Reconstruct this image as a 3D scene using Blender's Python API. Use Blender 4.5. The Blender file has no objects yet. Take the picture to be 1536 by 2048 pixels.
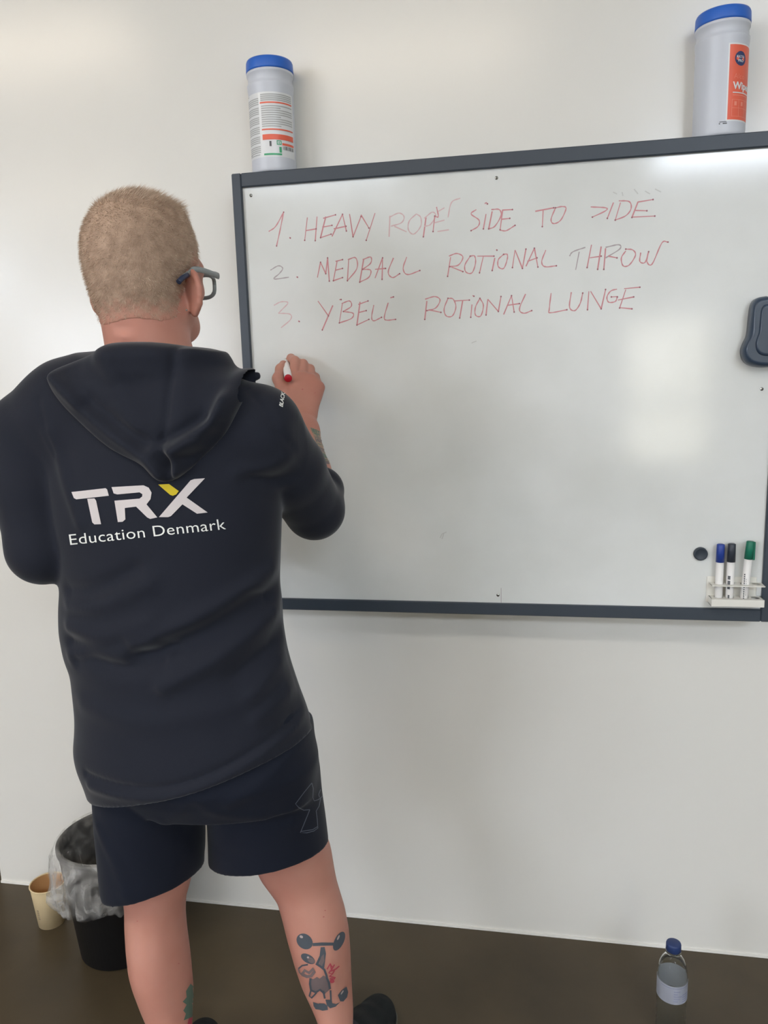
import bpy, bmesh, math, random
import numpy as np
from mathutils import Vector, Matrix
from mathutils.bvhtree import BVHTree

random.seed(4); rng = np.random.default_rng(7)
sc = bpy.context.scene
COL = sc.collection

# ------------------------------------------------------------------ camera
D, EYE, FPX = 1.72, 1.35622, 1538.0          # distance to the wall, eye height, focal length in pixels
RX = np.array([[0.98390709, 0.17637099, -0.02863769],      # camera right
               [0.00218319, -0.17212723, -0.98507231],     # camera down
               [-0.17866751, 0.9691571, -0.16974225]])     # camera forward
cam_d = bpy.data.cameras.new('camera'); cam = bpy.data.objects.new('camera', cam_d); COL.objects.link(cam)
cam_d.sensor_fit = 'VERTICAL'; cam_d.sensor_height = 24.0; cam_d.lens = 24.0 * FPX / 2048.0
cam_d.clip_start = 0.02
r_, u_, b_ = Vector(RX[0]), -Vector(RX[1]), -Vector(RX[2])
cam.matrix_world = Matrix(((r_.x, u_.x, b_.x, 0), (r_.y, u_.y, b_.y, -D), (r_.z, u_.z, b_.z, EYE), (0, 0, 0, 1)))
sc.camera = cam

# ------------------------------------------------------------------ light and exposure
sc.view_settings.view_transform = 'Standard'; sc.view_settings.look = 'None'
sc.view_settings.gamma = 1.0; sc.view_settings.use_curve_mapping = False
sc.view_settings.exposure = 0.0
FILL_LIGHT, REAR_PANE = 15.0, 6.0
LAMPS = [  # x, y, half x, half y, strength, warm?
    (-2.4, -1.9, .60, .16, 14, 1), (-0.6, -2.4, .60, .16, 13, 1), (1.3, -2.4, .60, .16, 11, 0),
    (-3.9, -4.6, .70, .16, 13, 1), (-1.6, -4.8, .60, .16, 14, 0), (1.75, -4.75, .75, .45, 30, 0)]
CEIL = 3.0
w = bpy.data.worlds.new('world'); sc.world = w; w.use_nodes = True
w.node_tree.nodes['Background'].inputs[0].default_value = (.75, .82, .9, 1)
w.node_tree.nodes['Background'].inputs[1].default_value = 0.25

# ------------------------------------------------------------------ helpers
def P(x, y, Y):
    """the place on the upright plane at depth Y that the photograph shows at pixel x, y"""
    d = np.array([(x - 768) / FPX, (y - 1024) / FPX, 1.0]) @ RX
    t = (Y + D) / d[1]
    return np.array([d[0] * t, Y, EYE + d[2] * t])

def ray(x, y):
    d = np.array([(x - 768) / FPX, (y - 1024) / FPX, 1.0]) @ RX
    return Vector((0, -D, EYE)), Vector(d).normalized()

def srgb(c):
    return tuple(((v / 255) / 12.92 if v / 255 <= .04045 else ((v / 255 + .055) / 1.055) ** 2.4) for v in c)

def mat(name, col, rough=.5, spec=.5, metal=0, noise=None, bump=None, sheen=0, sss=0, trans=0, ior=1.45, coat=0, emit=None, alpha=1):
    """noise = (scale, second colour, contrast low, contrast high) ; bump = (scale, strength, distance)"""
    m = bpy.data.materials.new(name); m.use_nodes = True
    nt = m.node_tree; b = nt.nodes['Principled BSDF']; L = nt.links
    b.inputs['Base Color'].default_value = (*srgb(col), 1)
    b.inputs['Roughness'].default_value = rough; b.inputs['Specular IOR Level'].default_value = spec
    b.inputs['Metallic'].default_value = metal; b.inputs['IOR'].default_value = ior
    b.inputs['Transmission Weight'].default_value = trans; b.inputs['Coat Weight'].default_value = coat
    b.inputs['Alpha'].default_value = alpha
    if sheen: b.inputs['Sheen Weight'].default_value = sheen; b.inputs['Sheen Roughness'].default_value = .4
    if sss:
        b.inputs['Subsurface Weight'].default_value = sss; b.inputs['Subsurface Radius'].default_value = (.012, .005, .003)
        b.inputs['Subsurface Scale'].default_value = .6
    tc = nt.nodes.new('ShaderNodeTexCoord')
    if noise:
        n = nt.nodes.new('ShaderNodeTexNoise'); n.inputs['Scale'].default_value = noise[0]; n.inputs['Detail'].default_value = 5
        L.new(tc.outputs['Object'], n.inputs['Vector'])
        r = nt.nodes.new('ShaderNodeValToRGB')
        r.color_ramp.elements[0].position = noise[2]; r.color_ramp.elements[1].position = noise[3]
        r.color_ramp.elements[0].color = (*srgb(col), 1); r.color_ramp.elements[1].color = (*srgb(noise[1]), 1)
        L.new(n.outputs['Fac'], r.inputs['Fac']); L.new(r.outputs['Color'], b.inputs['Base Color'])
    if bump:
        n2 = nt.nodes.new('ShaderNodeTexNoise'); n2.inputs['Scale'].default_value = bump[0]; n2.inputs['Detail'].default_value = 3
        L.new(tc.outputs['Object'], n2.inputs['Vector'])
        bp = nt.nodes.new('ShaderNodeBump'); bp.inputs['Strength'].default_value = bump[1]; bp.inputs['Distance'].default_value = bump[2]
        L.new(n2.outputs['Fac'], bp.inputs['Height']); L.new(bp.outputs['Normal'], b.inputs['Normal'])
    if emit:
        b.inputs['Emission Color'].default_value = (*srgb(emit[0]), 1); b.inputs['Emission Strength'].default_value = emit[1]
    return m

def link(name, me, m=None, parent=None, smooth=False):
    o = bpy.data.objects.new(name, me); COL.objects.link(o)
    if m:
        for q in (m if isinstance(m, (list, tuple)) else [m]): me.materials.append(q)
    if parent: o.parent = parent; o.matrix_parent_inverse = parent.matrix_world.inverted()
    if smooth: me.polygons.foreach_set('use_smooth', np.ones(len(me.polygons), bool))
    return o

def from_bm(name, bm, m=None, parent=None, smooth=False, normals=True):
    if normals: bmesh.ops.recalc_face_normals(bm, faces=bm.faces)
    me = bpy.data.meshes.new(name); bm.to_mesh(me); bm.free()
    return link(name, me, m, parent, smooth)

def empty(name, loc, label=None, cat=None, group=None):
    o = bpy.data.objects.new(name, None); COL.objects.link(o); o.location = loc; o.empty_display_size = .05
    o.matrix_world = Matrix.Translation(loc)
    tag(o, label, cat, group); return o

def tag(o, label=None, cat=None, group=None, kind=None):
    if label: o['label'] = label
    if cat: o['category'] = cat
    if group: o['group'] = group
    if kind: o['kind'] = kind
    return o

def box(bm, x0, x1, y0, y1, z0, z1, bev=0, seg=2, mi=0):
    v = [bm.verts.new(c) for c in ((x0, y0, z0), (x1, y0, z0), (x1, y1, z0), (x0, y1, z0), (x0, y0, z1), (x1, y0, z1), (x1, y1, z1), (x0, y1, z1))]
    fs = [bm.faces.new([v[i] for i in f]) for f in ((3, 2, 1, 0), (4, 5, 6, 7), (0, 1, 5, 4), (1, 2, 6, 5), (2, 3, 7, 6), (3, 0, 4, 7))]
    for f in fs: f.material_index = mi
    if bev:
        es = list({e for f in fs for e in f.edges})
        bmesh.ops.bevel(bm, geom=es, offset=bev, segments=seg, affect='EDGES', profile=.5)

def lathe(bm, prof, c, seg=64, axis=None, mi=0, close=False):
    """prof = [(radius, height)], turned about an axis through c"""
    A = Matrix.Identity(3)
    if axis is not None: A = Vector((0, 0, 1)).rotation_difference(Vector(axis)).to_matrix()
    c = Vector(c); rings = []
    for r, h in prof:
        if r < 1e-6: rings.append([bm.verts.new(c + A @ Vector((0, 0, h)))]); continue
        rings.append([bm.verts.new(c + A @ Vector((r * math.cos(2 * math.pi * i / seg), r * math.sin(2 * math.pi * i / seg), h))) for i in range(seg)])
    for a, b in zip(rings, rings[1:]):
        for i in range(seg):
            j = (i + 1) % seg
            if len(a) == 1 and len(b) == 1: continue
            if len(a) == 1: f = bm.faces.new((a[0], b[j], b[i]))
            elif len(b) == 1: f = bm.faces.new((a[i], a[j], b[0]))
            else: f = bm.faces.new((a[i], a[j], b[j], b[i]))
            f.material_index = mi; f.smooth = True

def tube(bm, pts, rad, seg=10, mi=0, flat=1.0, upv=None):
    """round (or flattened) bar along a polyline"""
    pts = [Vector(p) for p in pts]; n = len(pts); rad = rad if hasattr(rad, '__len__') else [rad] * n
    rings = []
    for i, p in enumerate(pts):
        t = (pts[min(i + 1, n - 1)] - pts[max(i - 1, 0)]).normalized()
        up = Vector(upv) if upv is not None else (Vector((0, 0, 1)) if abs(t.z) < .9 else Vector((0, 1, 0)))
        s = t.cross(up).normalized(); q = s.cross(t).normalized()
        rings.append([bm.verts.new(p + (s * math.cos(a) * flat + q * math.sin(a)) * rad[i]) for a in [2 * math.pi * k / seg for k in range(seg)]])
    for a, b in zip(rings, rings[1:]):
        for k in range(seg):
            f = bm.faces.new((a[k], a[(k + 1) % seg], b[(k + 1) % seg], b[k])); f.smooth = True; f.material_index = mi
    for r in (rings[0][::-1], rings[-1]):
        f = bm.faces.new(r); f.material_index = mi

def smooth_pts(pts, k=6):
    """Catmull-Rom through the points"""
    p = [np.array(q, float) for q in pts]; p = [2 * p[0] - p[1]] + p + [2 * p[-1] - p[-2]]; out = []
    for i in range(1, len(p) - 2):
        for t in np.arange(k) / k:
            a, b, c, d = p[i - 1:i + 3]
            out.append(.5 * (2 * b + (c - a) * t + (2 * a - 5 * b + 4 * c - d) * t * t + (3 * b - a - 3 * c + d) * t ** 3))
    out.append(p[-2]); return out

def cyl_patch(bm, cx, cy, r, th0, th1, z0, z1, mi=0, n=None):
    n = n or max(1, int(abs(th1 - th0) / 4)); prev = None
    for i in range(n + 1):
        t = math.radians(th0 + (th1 - th0) * i / n)
        a = bm.verts.new((cx + r * math.sin(t), cy - r * math.cos(t), z0)); b = bm.verts.new((cx + r * math.sin(t), cy - r * math.cos(t), z1))
        if prev: f = bm.faces.new((prev[0], a, b, prev[1])); f.material_index = mi; f.smooth = True
        prev = (a, b)

def text_verts(body, size=1.0, shear=0, bold=0, space=1.0):
    """letters as a flat triangle mesh, baseline at 0"""
    cu = bpy.data.curves.new('lettering', 'FONT'); cu.body = body; cu.size = size; cu.shear = shear; cu.offset = bold
    cu.space_character = space; cu.resolution_u = 4
    o = bpy.data.objects.new('lettering', cu); COL.objects.link(o)
    dg = bpy.context.evaluated_depsgraph_get(); me = bpy.data.meshes.new_from_object(o.evaluated_get(dg))
    v = np.array([q.co[:2] for q in me.vertices]); f = [tuple(p.vertices) for p in me.polygons]
    bpy.data.objects.remove(o); bpy.data.curves.remove(cu); bpy.data.meshes.remove(me)
    return v, f

def refine(v, f, maxlen):
    """split triangles until no edge is longer than maxlen, so that a print can follow a curved surface"""
    bm = bmesh.new(); vs = [bm.verts.new((q[0], q[1], 0)) for q in v]
    for q in f:
        try: bm.faces.new([vs[i] for i in q])
        except ValueError: pass
    bmesh.ops.triangulate(bm, faces=bm.faces[:])
    for _ in range(7):
        es = [e for e in bm.edges if e.calc_length() > maxlen]
        if not es: break
        bmesh.ops.subdivide_edges(bm, edges=es, cuts=1); bmesh.ops.triangulate(bm, faces=bm.faces[:])
    bm.verts.index_update()
    V = np.array([q.co[:2] for q in bm.verts]); F = [tuple(x.index for x in q.verts) for q in bm.faces]; bm.free()
    return V, F

# ------------------------------------------------------------------ materials
M = {}
M['wall'] = mat('white_gloss_paint', (226, 224, 218), .21, .5, bump=(14, .05, .01))
M['wall_far'] = mat('grey_paint', (150, 146, 150), .6)
M['room'] = mat('room_paint', (205, 200, 190), .7)
M['ceil'] = mat('ceiling_white', (225, 224, 220), .8)
M['floor'] = mat('brown_resin_floor', (91, 79, 60), .38, .35, noise=(2.2, (64, 56, 44), .3, .72), bump=(40, .03, .01))
M['caulk'] = mat('white_sealant', (236, 234, 228), .4)
M['board'] = mat('white_enamel', (222, 224, 222), .11, .5, noise=(5, (212, 214, 211), .35, .7))
M['frame'] = mat('slate_frame', (58, 66, 76), .42, .5)
M['steel'] = mat('screw_steel', (180, 180, 178), .25, .5, 1)
M['ink'] = mat('red_ink', (200, 138, 143), .5); M['ink_faint'] = mat('faint_red_ink', (208, 178, 180), .5)
M['ink_dark'] = mat('dark_ink', (156, 100, 108), .5); M['ink_grey'] = mat('grey_ink', (168, 158, 160), .5)
M['smudge'] = mat('board_smudge', (196, 197, 194), .4)
M['tub'] = mat('tub_plastic', (205, 209, 218), .35, .5); M['blue_lid'] = mat('blue_plastic', (44, 102, 196), .4)
M['lab_white'] = mat('label_white', (226, 228, 230), .3); M['lab_grey'] = mat('label_grey', (176, 178, 178), .4)
M['lab_orange'] = mat('label_orange', (232, 106, 82), .4); M['lab_green'] = mat('label_green', (70, 168, 120), .4)
M['lab_navy'] = mat('label_navy', (52, 66, 110), .4); M['lab_dark'] = mat('label_dark', (90, 92, 96), .4); M['lab_pink'] = mat('label_pink', (240, 150, 130), .4)
M['black_rubber'] = mat('dark_rubber', (48, 56, 66), .45); M['eraser'] = mat('slate_plastic', (50, 64, 82), .3, .6)
M['holder'] = mat('white_metal', (228, 226, 218), .35); M['hole'] = mat('holder_hole', (120, 116, 104), .6)
M['pen_body'] = mat('pen_white', (232, 230, 228), .35); M['pen_blue'] = mat('pen_blue', (40, 66, 150), .4)
M['pen_black'] = mat('pen_black', (48, 54, 64), .4); M['pen_green'] = mat('pen_green', (24, 112, 88), .4); M['pen_red'] = mat('pen_red', (190, 26, 44), .4)
M['skin'] = mat('skin', (191, 138, 122), .5, .35, noise=(9, (181, 124, 109), .35, .7), bump=(160, .05, .002), sss=.12)
M['hair'] = mat('short_sandy_hair', (160, 136, 118), .75, .2, noise=(60, (184, 158, 138), .35, .68), bump=(260, .5, .003))
_nt = M['hair'].node_tree; _p = _nt.nodes['Principled BSDF']; _src = _p.inputs['Base Color'].links[0].from_socket      # skin shows where the hair is thin
_at = _nt.nodes.new('ShaderNodeAttribute'); _at.attribute_name = 'hair_amount'; _mx = _nt.nodes.new('ShaderNodeMix'); _mx.data_type = 'RGBA'
_mx.inputs[6].default_value = (*srgb((190, 136, 120)), 1); _nt.links.new(_at.outputs['Fac'], _mx.inputs[0]); _nt.links.new(_src, _mx.inputs[7]); _nt.links.new(_mx.outputs[2], _p.inputs['Base Color'])
M['strand'] = mat('hair_strand', (178, 154, 134), .6, .3, noise=(60, (204, 184, 164), .3, .7))
M['hoodie'] = mat('black_navy_jersey', (33, 36, 46), .85, .2, sheen=.2, bump=(420, .12, .001))
M['shorts'] = mat('navy_black_fabric', (22, 27, 40), .8, .25, sheen=.08, bump=(300, .1, .001))
M['print'] = mat('white_print', (206, 199, 199), .6); M['print_bright'] = mat('bright_print', (235, 238, 234), .6)
M['print_yellow'] = mat('yellow_print', (205, 182, 26), .6); M['print_grey'] = mat('grey_outline_print', (84, 90, 104), .6)
M['shoe'] = mat('black_shoe_mesh', (24, 28, 30), .8, .3, bump=(300, .3, .002)); M['sole'] = mat('shoe_sole', (96, 94, 86), .6); M['sock'] = mat('dark_sock', (52, 54, 60), .9)
M['tattoo'] = mat('tattoo_ink', (74, 80, 88), .55); M['tattoo_mid'] = mat('tattoo_grey', (112, 98, 98), .55); M['tattoo_red'] = mat('tattoo_red', (170, 70, 82), .55)
M['tattoo_green'] = mat('tattoo_green', (92, 112, 98), .55); M['tattoo_wash'] = mat('tattoo_wash', (158, 132, 112), .55, noise=(60, (120, 118, 108), .45, .6)); M['tattoo_light'] = mat('tattoo_light', (176, 160, 156), .55)
M['glasses'] = mat('grey_acetate', (140, 148, 148), .2, .6, trans=.3); M['glasses_tip'] = mat('blue_black_tip', (44, 54, 78), .3)
M['lens'] = mat('lens_glass', (250, 252, 250), .02, .5, trans=1, ior=1.05)
M['eye'] = mat('eye_white', (225, 220, 214), .3); M['iris'] = mat('iris_blue', (70, 96, 112), .3); M['lip'] = mat('lip', (176, 104, 96), .5)
M['bin'] = mat('black_bin_plastic', (26, 26, 28), .45, .4)
M['bag'] = mat('clear_bag_film', (232, 230, 226), .22, .6, bump=(26, .6, .02), alpha=.3)
_nt = M['bag'].node_tree; _n = _nt.nodes.new('ShaderNodeTexNoise'); _n.inputs['Scale'].default_value = 13; _n.inputs['Detail'].default_value = 4; _n.inputs['Distortion'].default_value = 1.6
_r = _nt.nodes.new('ShaderNodeMapRange'); _r.inputs[1].default_value = .38; _r.inputs[2].default_value = .68; _r.inputs[3].default_value = .08; _r.inputs[4].default_value = .42
_t = _nt.nodes.new('ShaderNodeTexCoord'); _nt.links.new(_t.outputs['Object'], _n.inputs['Vector']); _nt.links.new(_n.outputs['Fac'], _r.inputs[0]); _nt.links.new(_r.outputs[0], _nt.nodes['Principled BSDF'].inputs['Alpha'])
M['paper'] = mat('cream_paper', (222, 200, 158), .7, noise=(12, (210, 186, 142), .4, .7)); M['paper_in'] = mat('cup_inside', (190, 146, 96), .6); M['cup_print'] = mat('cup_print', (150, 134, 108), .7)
M['pet'] = mat('clear_bottle_plastic', (250, 252, 252), .02, .5, trans=1, ior=1.16)
M['water'] = mat('water', (250, 252, 252), .0, .5, trans=1, ior=1.1)
M['cap_blue'] = mat('bottle_cap_blue', (40, 58, 104), .45); M['bot_label'] = mat('bottle_label', (186, 190, 206), .45); _nt = M['bot_label'].node_tree; _p = _nt.nodes['Principled BSDF']; _tr = _nt.nodes.new('ShaderNodeBsdfTranslucent'); _tr.inputs[0].default_value = (.6, .62, .68, 1); _mx = _nt.nodes.new('ShaderNodeMixShader'); _mx.inputs[0].default_value = .45
_nt.links.new(_p.outputs[0], _mx.inputs[1]); _nt.links.new(_tr.outputs[0], _mx.inputs[2]); _nt.links.new(_mx.outputs[0], _nt.nodes['Material Output'].inputs[0])
M['bot_print'] = mat('bottle_label_print', (150, 154, 182), .5)
for _k in LAMPS: M['lamp_%g_%d' % _k[4:6]] = mat('lamp_diffuser', (255, 255, 255), .5, emit=((255, 238, 214) if _k[5] else (230, 241, 255), _k[4]))
M['win'] = mat('daylight_pane', (255, 255, 255), .3, emit=((236, 243, 255), FILL_LIGHT)); M['win_high'] = mat('high_daylight_pane', (255, 255, 255), .3, emit=((226, 238, 255), 90)); M['win_rear'] = mat('dim_daylight_pane', (255, 255, 255), .3, emit=((255, 250, 228), REAR_PANE)); M['winframe'] = mat('window_frame_white', (215, 214, 210), .5)
M['housing'] = mat('lamp_housing', (220, 220, 220), .5)

# ------------------------------------------------------------------ the room
WX0 = -1.436                                  # where the white wall ends on the left
def struct(name, bm, m, parent=None, **k):
    o = from_bm(name, bm, m, parent, **k)
    if not parent: o['kind'] = 'structure'
    return o
bm = bmesh.new(); box(bm, -6, 3.4, -6.4, 3.2, -.1, 0); struct('floor', bm, M['floor'])
bm = bmesh.new(); box(bm, WX0, 3.4, 0, .16, 0, CEIL); struct('wall_back', bm, M['wall'])
bm = bmesh.new(); box(bm, WX0, 3.4, -.0035, .0, 0.0005, .007); struct('trim_1', bm, M['caulk'])
bm = bmesh.new(); box(bm, -6, 3.4, 3.2, 3.3, 0, CEIL); struct('wall_far', bm, M['wall_far'])
bm = bmesh.new(); box(bm, -6.1, -6, -6.4, 3.3, 0, CEIL); struct('wall_left', bm, M['room'])
bm = bmesh.new(); box(bm, 3.4, 3.5, -6.4, 3.3, 0, CEIL); struct('wall_right', bm, M['room'])
bm = bmesh.new(); box(bm, -6.1, 3.5, -6.5, -6.4, 0, CEIL); struct('wall_front', bm, M['room'])
bm = bmesh.new(); box(bm, -6.1, 3.5, -6.5, 3.3, CEIL, CEIL + .1); struct('ceiling', bm, M['ceil'])
for k, (x0, x1, z0, z1) in enumerate([(1.0, 1.74, .5, 1.85), (-5.6, -3.4, .9, 2.2)]):  # the second window is unseen, added as cool frontal fill light
    bm = bmesh.new()
    for a, b, c, d in ((x0 - .06, x0, z0 - .06, z1 + .06), (x1, x1 + .06, z0 - .06, z1 + .06), (x0, x1, z0 - .06, z0), (x0, x1, z1, z1 + .06), (x0, x1, z0 + .5, z0 + .6)):
        box(bm, a, b, -6.4, -6.35, c, d)
    o = struct('window_%d' % (k + 1), bm, M['winframe'])
    bm = bmesh.new(); box(bm, x0, x1, -6.395, -6.38, z0, z1); from_bm('pane', bm, M['win_rear' if k == 0 else 'win'], o)
bm = bmesh.new(); box(bm, -6, -5.95, -6.2, -5.2, 2.44, 2.50); box(bm, -6, -5.95, -6.2, -5.2, 2.72, 2.78); o = struct('window_3', bm, M['winframe'])
bm = bmesh.new(); box(bm, -5.995, -5.98, -6.2, -5.2, 2.50, 2.72); from_bm('pane', bm, M['win_high'], o)
for x, y, hx, hy, pw_, warm in LAMPS:
    t = empty('ceiling_light', (x, y, CEIL - .06), 'long ceiling light panel over the room', 'ceiling light', 'ceiling light panels')
    bm = bmesh.new()
    box(bm, x - hx - .02, x + hx + .02, y - hy - .02, y + hy + .02, CEIL - .035, CEIL - .001); from_bm('housing', bm, M['housing'], t)
    bm = bmesh.new(); box(bm, x - hx, x + hx, y - hy, y + hy, CEIL - .06, CEIL - .036); from_bm('diffuser', bm, M['lamp_%g_%d' % (pw_, warm)], t)

# ------------------------------------------------------------------ whiteboard
YB, YF = -.084, -.092                         # writing surface, front of the frame
def bp(x, y, Y=YB): q = P(x, y, Y); return q
xl = np.mean([bp(484.5, 376)[0], bp(506.4, 740)[0]]); xr = bp(1526, 1120)[0]
zt = np.mean([bp(484.5, 376)[2], bp(1536, 295.5)[2]]); zb = np.mean([bp(566, 1196.8)[2], bp(1525, 1216)[2]])
oxl = np.mean([bp(462.5, 352, YF)[0], bp(485, 740, YF)[0]]); ozt = np.mean([bp(463, 347, YF)[2], bp(1536, 261.5, YF)[2]])
ozb = np.mean([bp(568, 1218, YF)[2], bp(1536, 1246, YF)[2]]); oxr = xr + (xl - oxl)
board = empty('whiteboard', ((xl + xr) / 2, 0, ozb), 'large white dry-erase board in a slate frame hung on the white wall', 'whiteboard')
bm = bmesh.new(); box(bm, xl - .004, xr + .004, YB, -.004, zb - .004, zt + .004); from_bm('panel', bm, M['board'], board)
bm = bmesh.new()
for a, b, c, d in ((oxl, xl, ozb, ozt), (xr, oxr, ozb, ozt), (xl, xr, zt, ozt), (xl, xr, ozb, zb)):
    box(bm, a, b, YF, -.001, c, d, .002, 1)
from_bm('frame', bm, M['frame'], board)
for x, y in ((502, 391), (993, 356), (996, 1190), (1523.5, 778)):
    c = bp(x, y); bm = bmesh.new()
    lathe(bm, [(0, .0028), (.0012, .0027), (.0012, .0012), (.0028, .0018), (.0034, .0008), (.0036, -.001)], c, 18, (0, -1, 0)); from_bm('screw', bm, M['steel'], board)
bm = bmesh.new(); a = bp(1002.2, 1176); b2 = bp(1005, 1205)
box(bm, a[0] - .0006, a[0] + .0006, YB - .0004, YB + .001, zb, a[2]); from_bm('seam', bm, M['ink_grey'], board)
bm = bmesh.new()
for pts in (((880, 1076), (884, 1068), (893, 1064)), ((888, 1066), (884, 1078)), ((943, 686), (953, 682)), ((1226, 384), (1234, 388)), ((1244, 384), (1246, 392)), ((1268, 378), (1276, 388)), ((1290, 382), (1300, 388)), ((1310, 378), (1322, 384))):
    for p, q in zip(pts, pts[1:]):
        a, b = bp(*p, YB - .0003), bp(*q, YB - .0003); t = (b - a) / np.linalg.norm(b - a); n = np.array([t[2], 0, -t[0]]) * .0011
        bm.faces.new([bm.verts.new(v) for v in (a + n, a - n, b - n, b + n)])
from_bm('ink_smudge', bm, M['smudge'], board)

# handwriting: strokes of each line, traced in two close-ups A and B
def A_(p): return (460 + p[0] * .35156, 340 + p[1] * .35156)
def B_(p): return (900 + p[0] * .35156, 340 + p[1] * .35156)
ROWS = [
 ('first line of red handwriting, HEAVY ROPE SIDE TO SIDE',
  [(A_, 0, [[(220,350),(260,320),(305,240)],[(305,240),(285,340),(265,432)],[(338,383),(343,387)],
   [(440,270),(425,400)],[(495,265),(485,402)],[(430,345),(490,335)],[(545,265),(515,385)],[(530,275),(600,255)],[(525,325),(580,315)],[(515,385),(575,365)],
   [(580,378),(640,252)],[(640,252),(662,347)],[(590,335),(660,320)],[(680,250),(700,380)],[(700,380),(745,265)],[(745,255),(790,330)],[(825,245),(775,400)]]),
   (A_, 1, [[(910,260),(905,380)],[(905,270),(960,245),(990,265),(975,300),(915,320)],[(935,320),(1005,352)],[(1060,250),(1020,290),(1015,340),(1045,365),(1085,320),(1085,270),(1060,250)]]),
   (A_, 0, [[(1115,270),(1100,380)],[(1175,210),(1185,265),(1165,262)],[(1165,260),(1155,350)]]),
   (A_, 1, [[(1105,275),(1150,240),(1170,260),(1140,310),(1105,320)],[(1165,300),(1220,285)],[(1180,350),(1245,340)],[(1185,235),(1220,215)],[(1240,270),(1260,185),(1310,160)]]),
   (B_, 0, [[(150,225),(120,250),(165,285),(160,320),(120,345)],[(205,250),(190,335)],[(198,192),(206,186),(213,193)],[(240,235),(220,335)],[(235,225),(280,225),(290,260),(255,320),(220,335)],
   [(300,225),(285,340)],[(300,228),(355,225)],[(295,280),(340,275)],[(285,342),(320,345),(370,315)],[(485,235),(590,215)],[(530,225),(525,322)],[(600,215),(575,280),(590,305),(630,285),(660,220),(640,208),(600,215)],
   [(800,210),(885,215),(885,232),(810,268)],[(930,185),(895,275)],[(970,185),(940,285)],[(960,175),(1020,180),(1030,220),(1000,260),(940,285)],[(1070,180),(1035,270)],[(1070,182),(1155,168)],[(1055,230),(1120,232)],[(1035,268),(1165,262)]])]),
 ('second line of red handwriting, MEDBALL ROTIONAL THROW',
  [(A_, 2, [[(230,570),(275,545),(300,560),(280,590),(250,620),(335,610)]]), (A_, 0, [[(378,607),(384,610)],
   [(497,612),(515,525)],[(515,525),(545,590)],[(545,590),(555,500)],[(555,500),(565,632)],[(610,515),(588,630)],[(600,520),(640,510)],[(600,570),(640,560)],[(588,630),(640,612)],
   [(675,510),(668,630)],[(670,510),(715,500),(722,560),(668,630)],[(760,510),(738,638)],[(755,510),(800,495),(800,530),(755,565)],[(755,565),(800,570),(790,610),(738,638)],
   [(825,615),(868,500)],[(868,500),(865,622)],[(825,565),(885,560)],[(930,500),(900,580),(925,612),(965,590)],[(1005,495),(985,560),(1010,595),(1080,572)],
   [(1255,495),(1238,605)],[(1245,490),(1290,475),(1325,495),(1300,540),(1250,550)],[(1255,550),(1325,578)]]),
   (B_, 0, [[(115,490),(85,540),(90,580),(125,585),(145,530),(140,490),(115,490)],[(155,490),(250,490)],[(190,490),(168,585)],[(255,500),(240,572)],[(263,452),(267,456)],
   [(305,480),(275,510),(275,550),(305,560),(325,510),(325,480),(305,480)],[(370,455),(355,555)],[(370,455),(412,560)],[(412,560),(432,450)],[(432,548),(480,445)],[(480,445),(500,552)],[(440,520),(495,500)],[(545,455),(522,520),(540,550),(605,545)]]),
   (B_, 2, [[(680,490),(700,465),(770,440)],[(735,465),(715,568)],[(885,440),(960,425),(965,450),(885,500)]]),
   (B_, 0, [[(805,425),(780,555)],[(860,435),(840,565)],[(795,500),(860,490)],[(885,445),(875,565)],[(900,490),(950,500)],
   [(1000,460),(975,500),(985,545),(1020,540),(1055,485),(1040,455),(1000,450)],[(1085,470),(1080,520),(1110,525),(1130,465)],[(1130,465),(1120,520),(1150,535),(1205,415),(1240,410)]])]),
 ('third line of red handwriting, YBELL ROTIONAL LUNGE',
  [(A_, 1, [[(250,770),(290,750),(330,755),(300,790),(275,815)],[(275,815),(340,820),(345,850),(290,898)]]), (A_, 0, [[(388,858),(394,862)],
   [(500,745),(560,830)],[(585,770),(525,910)],[(640,755),(622,870)],[(635,760),(680,745),(690,775),(645,805)],[(645,805),(700,815),(690,845),(622,870)],[(622,737),(632,737)],
   [(740,750),(722,882)],[(730,765),(785,745)],[(735,810),(775,800)],[(722,882),(790,850)],[(818,768),(806,835),(818,858),(862,838)],[(900,755),(878,835),(890,854),(942,850)],[(912,727),(930,722)],
   [(1120,745),(1108,850)],[(1110,735),(1165,720),(1195,740),(1170,785),(1120,800)],[(1130,795),(1200,810)],[(1240,730),(1218,790),(1230,830),(1265,830),(1285,780),(1270,735),(1240,730)]]),
   (B_, 0, [[(25,745),(110,740)],[(72,745),(55,842)],[(125,765),(118,838)],[(128,714),(136,718)],[(170,730),(145,780),(145,825),(175,830),(190,770),(170,730)],[(215,735),(205,825)],[(215,735),(275,805)],[(275,805),(290,720)],
   [(305,822),(350,715)],[(350,715),(365,808)],[(325,770),(395,760)],[(430,705),(395,790),(420,815),(465,800)],[(575,700),(565,790),(570,812),(665,795)],[(690,695),(680,780),(710,800),(740,760),(755,700)],
   [(790,690),(782,795)],[(800,690),(860,790)],[(860,790),(885,680)],[(950,678),(915,688),(893,722),(903,752),(940,748),(952,722)],[(952,720),(918,722)],[(1000,680),(965,785)],[(990,675),(1080,667)],[(955,740),(1045,722)],[(965,783),(1035,790)]])])]
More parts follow.
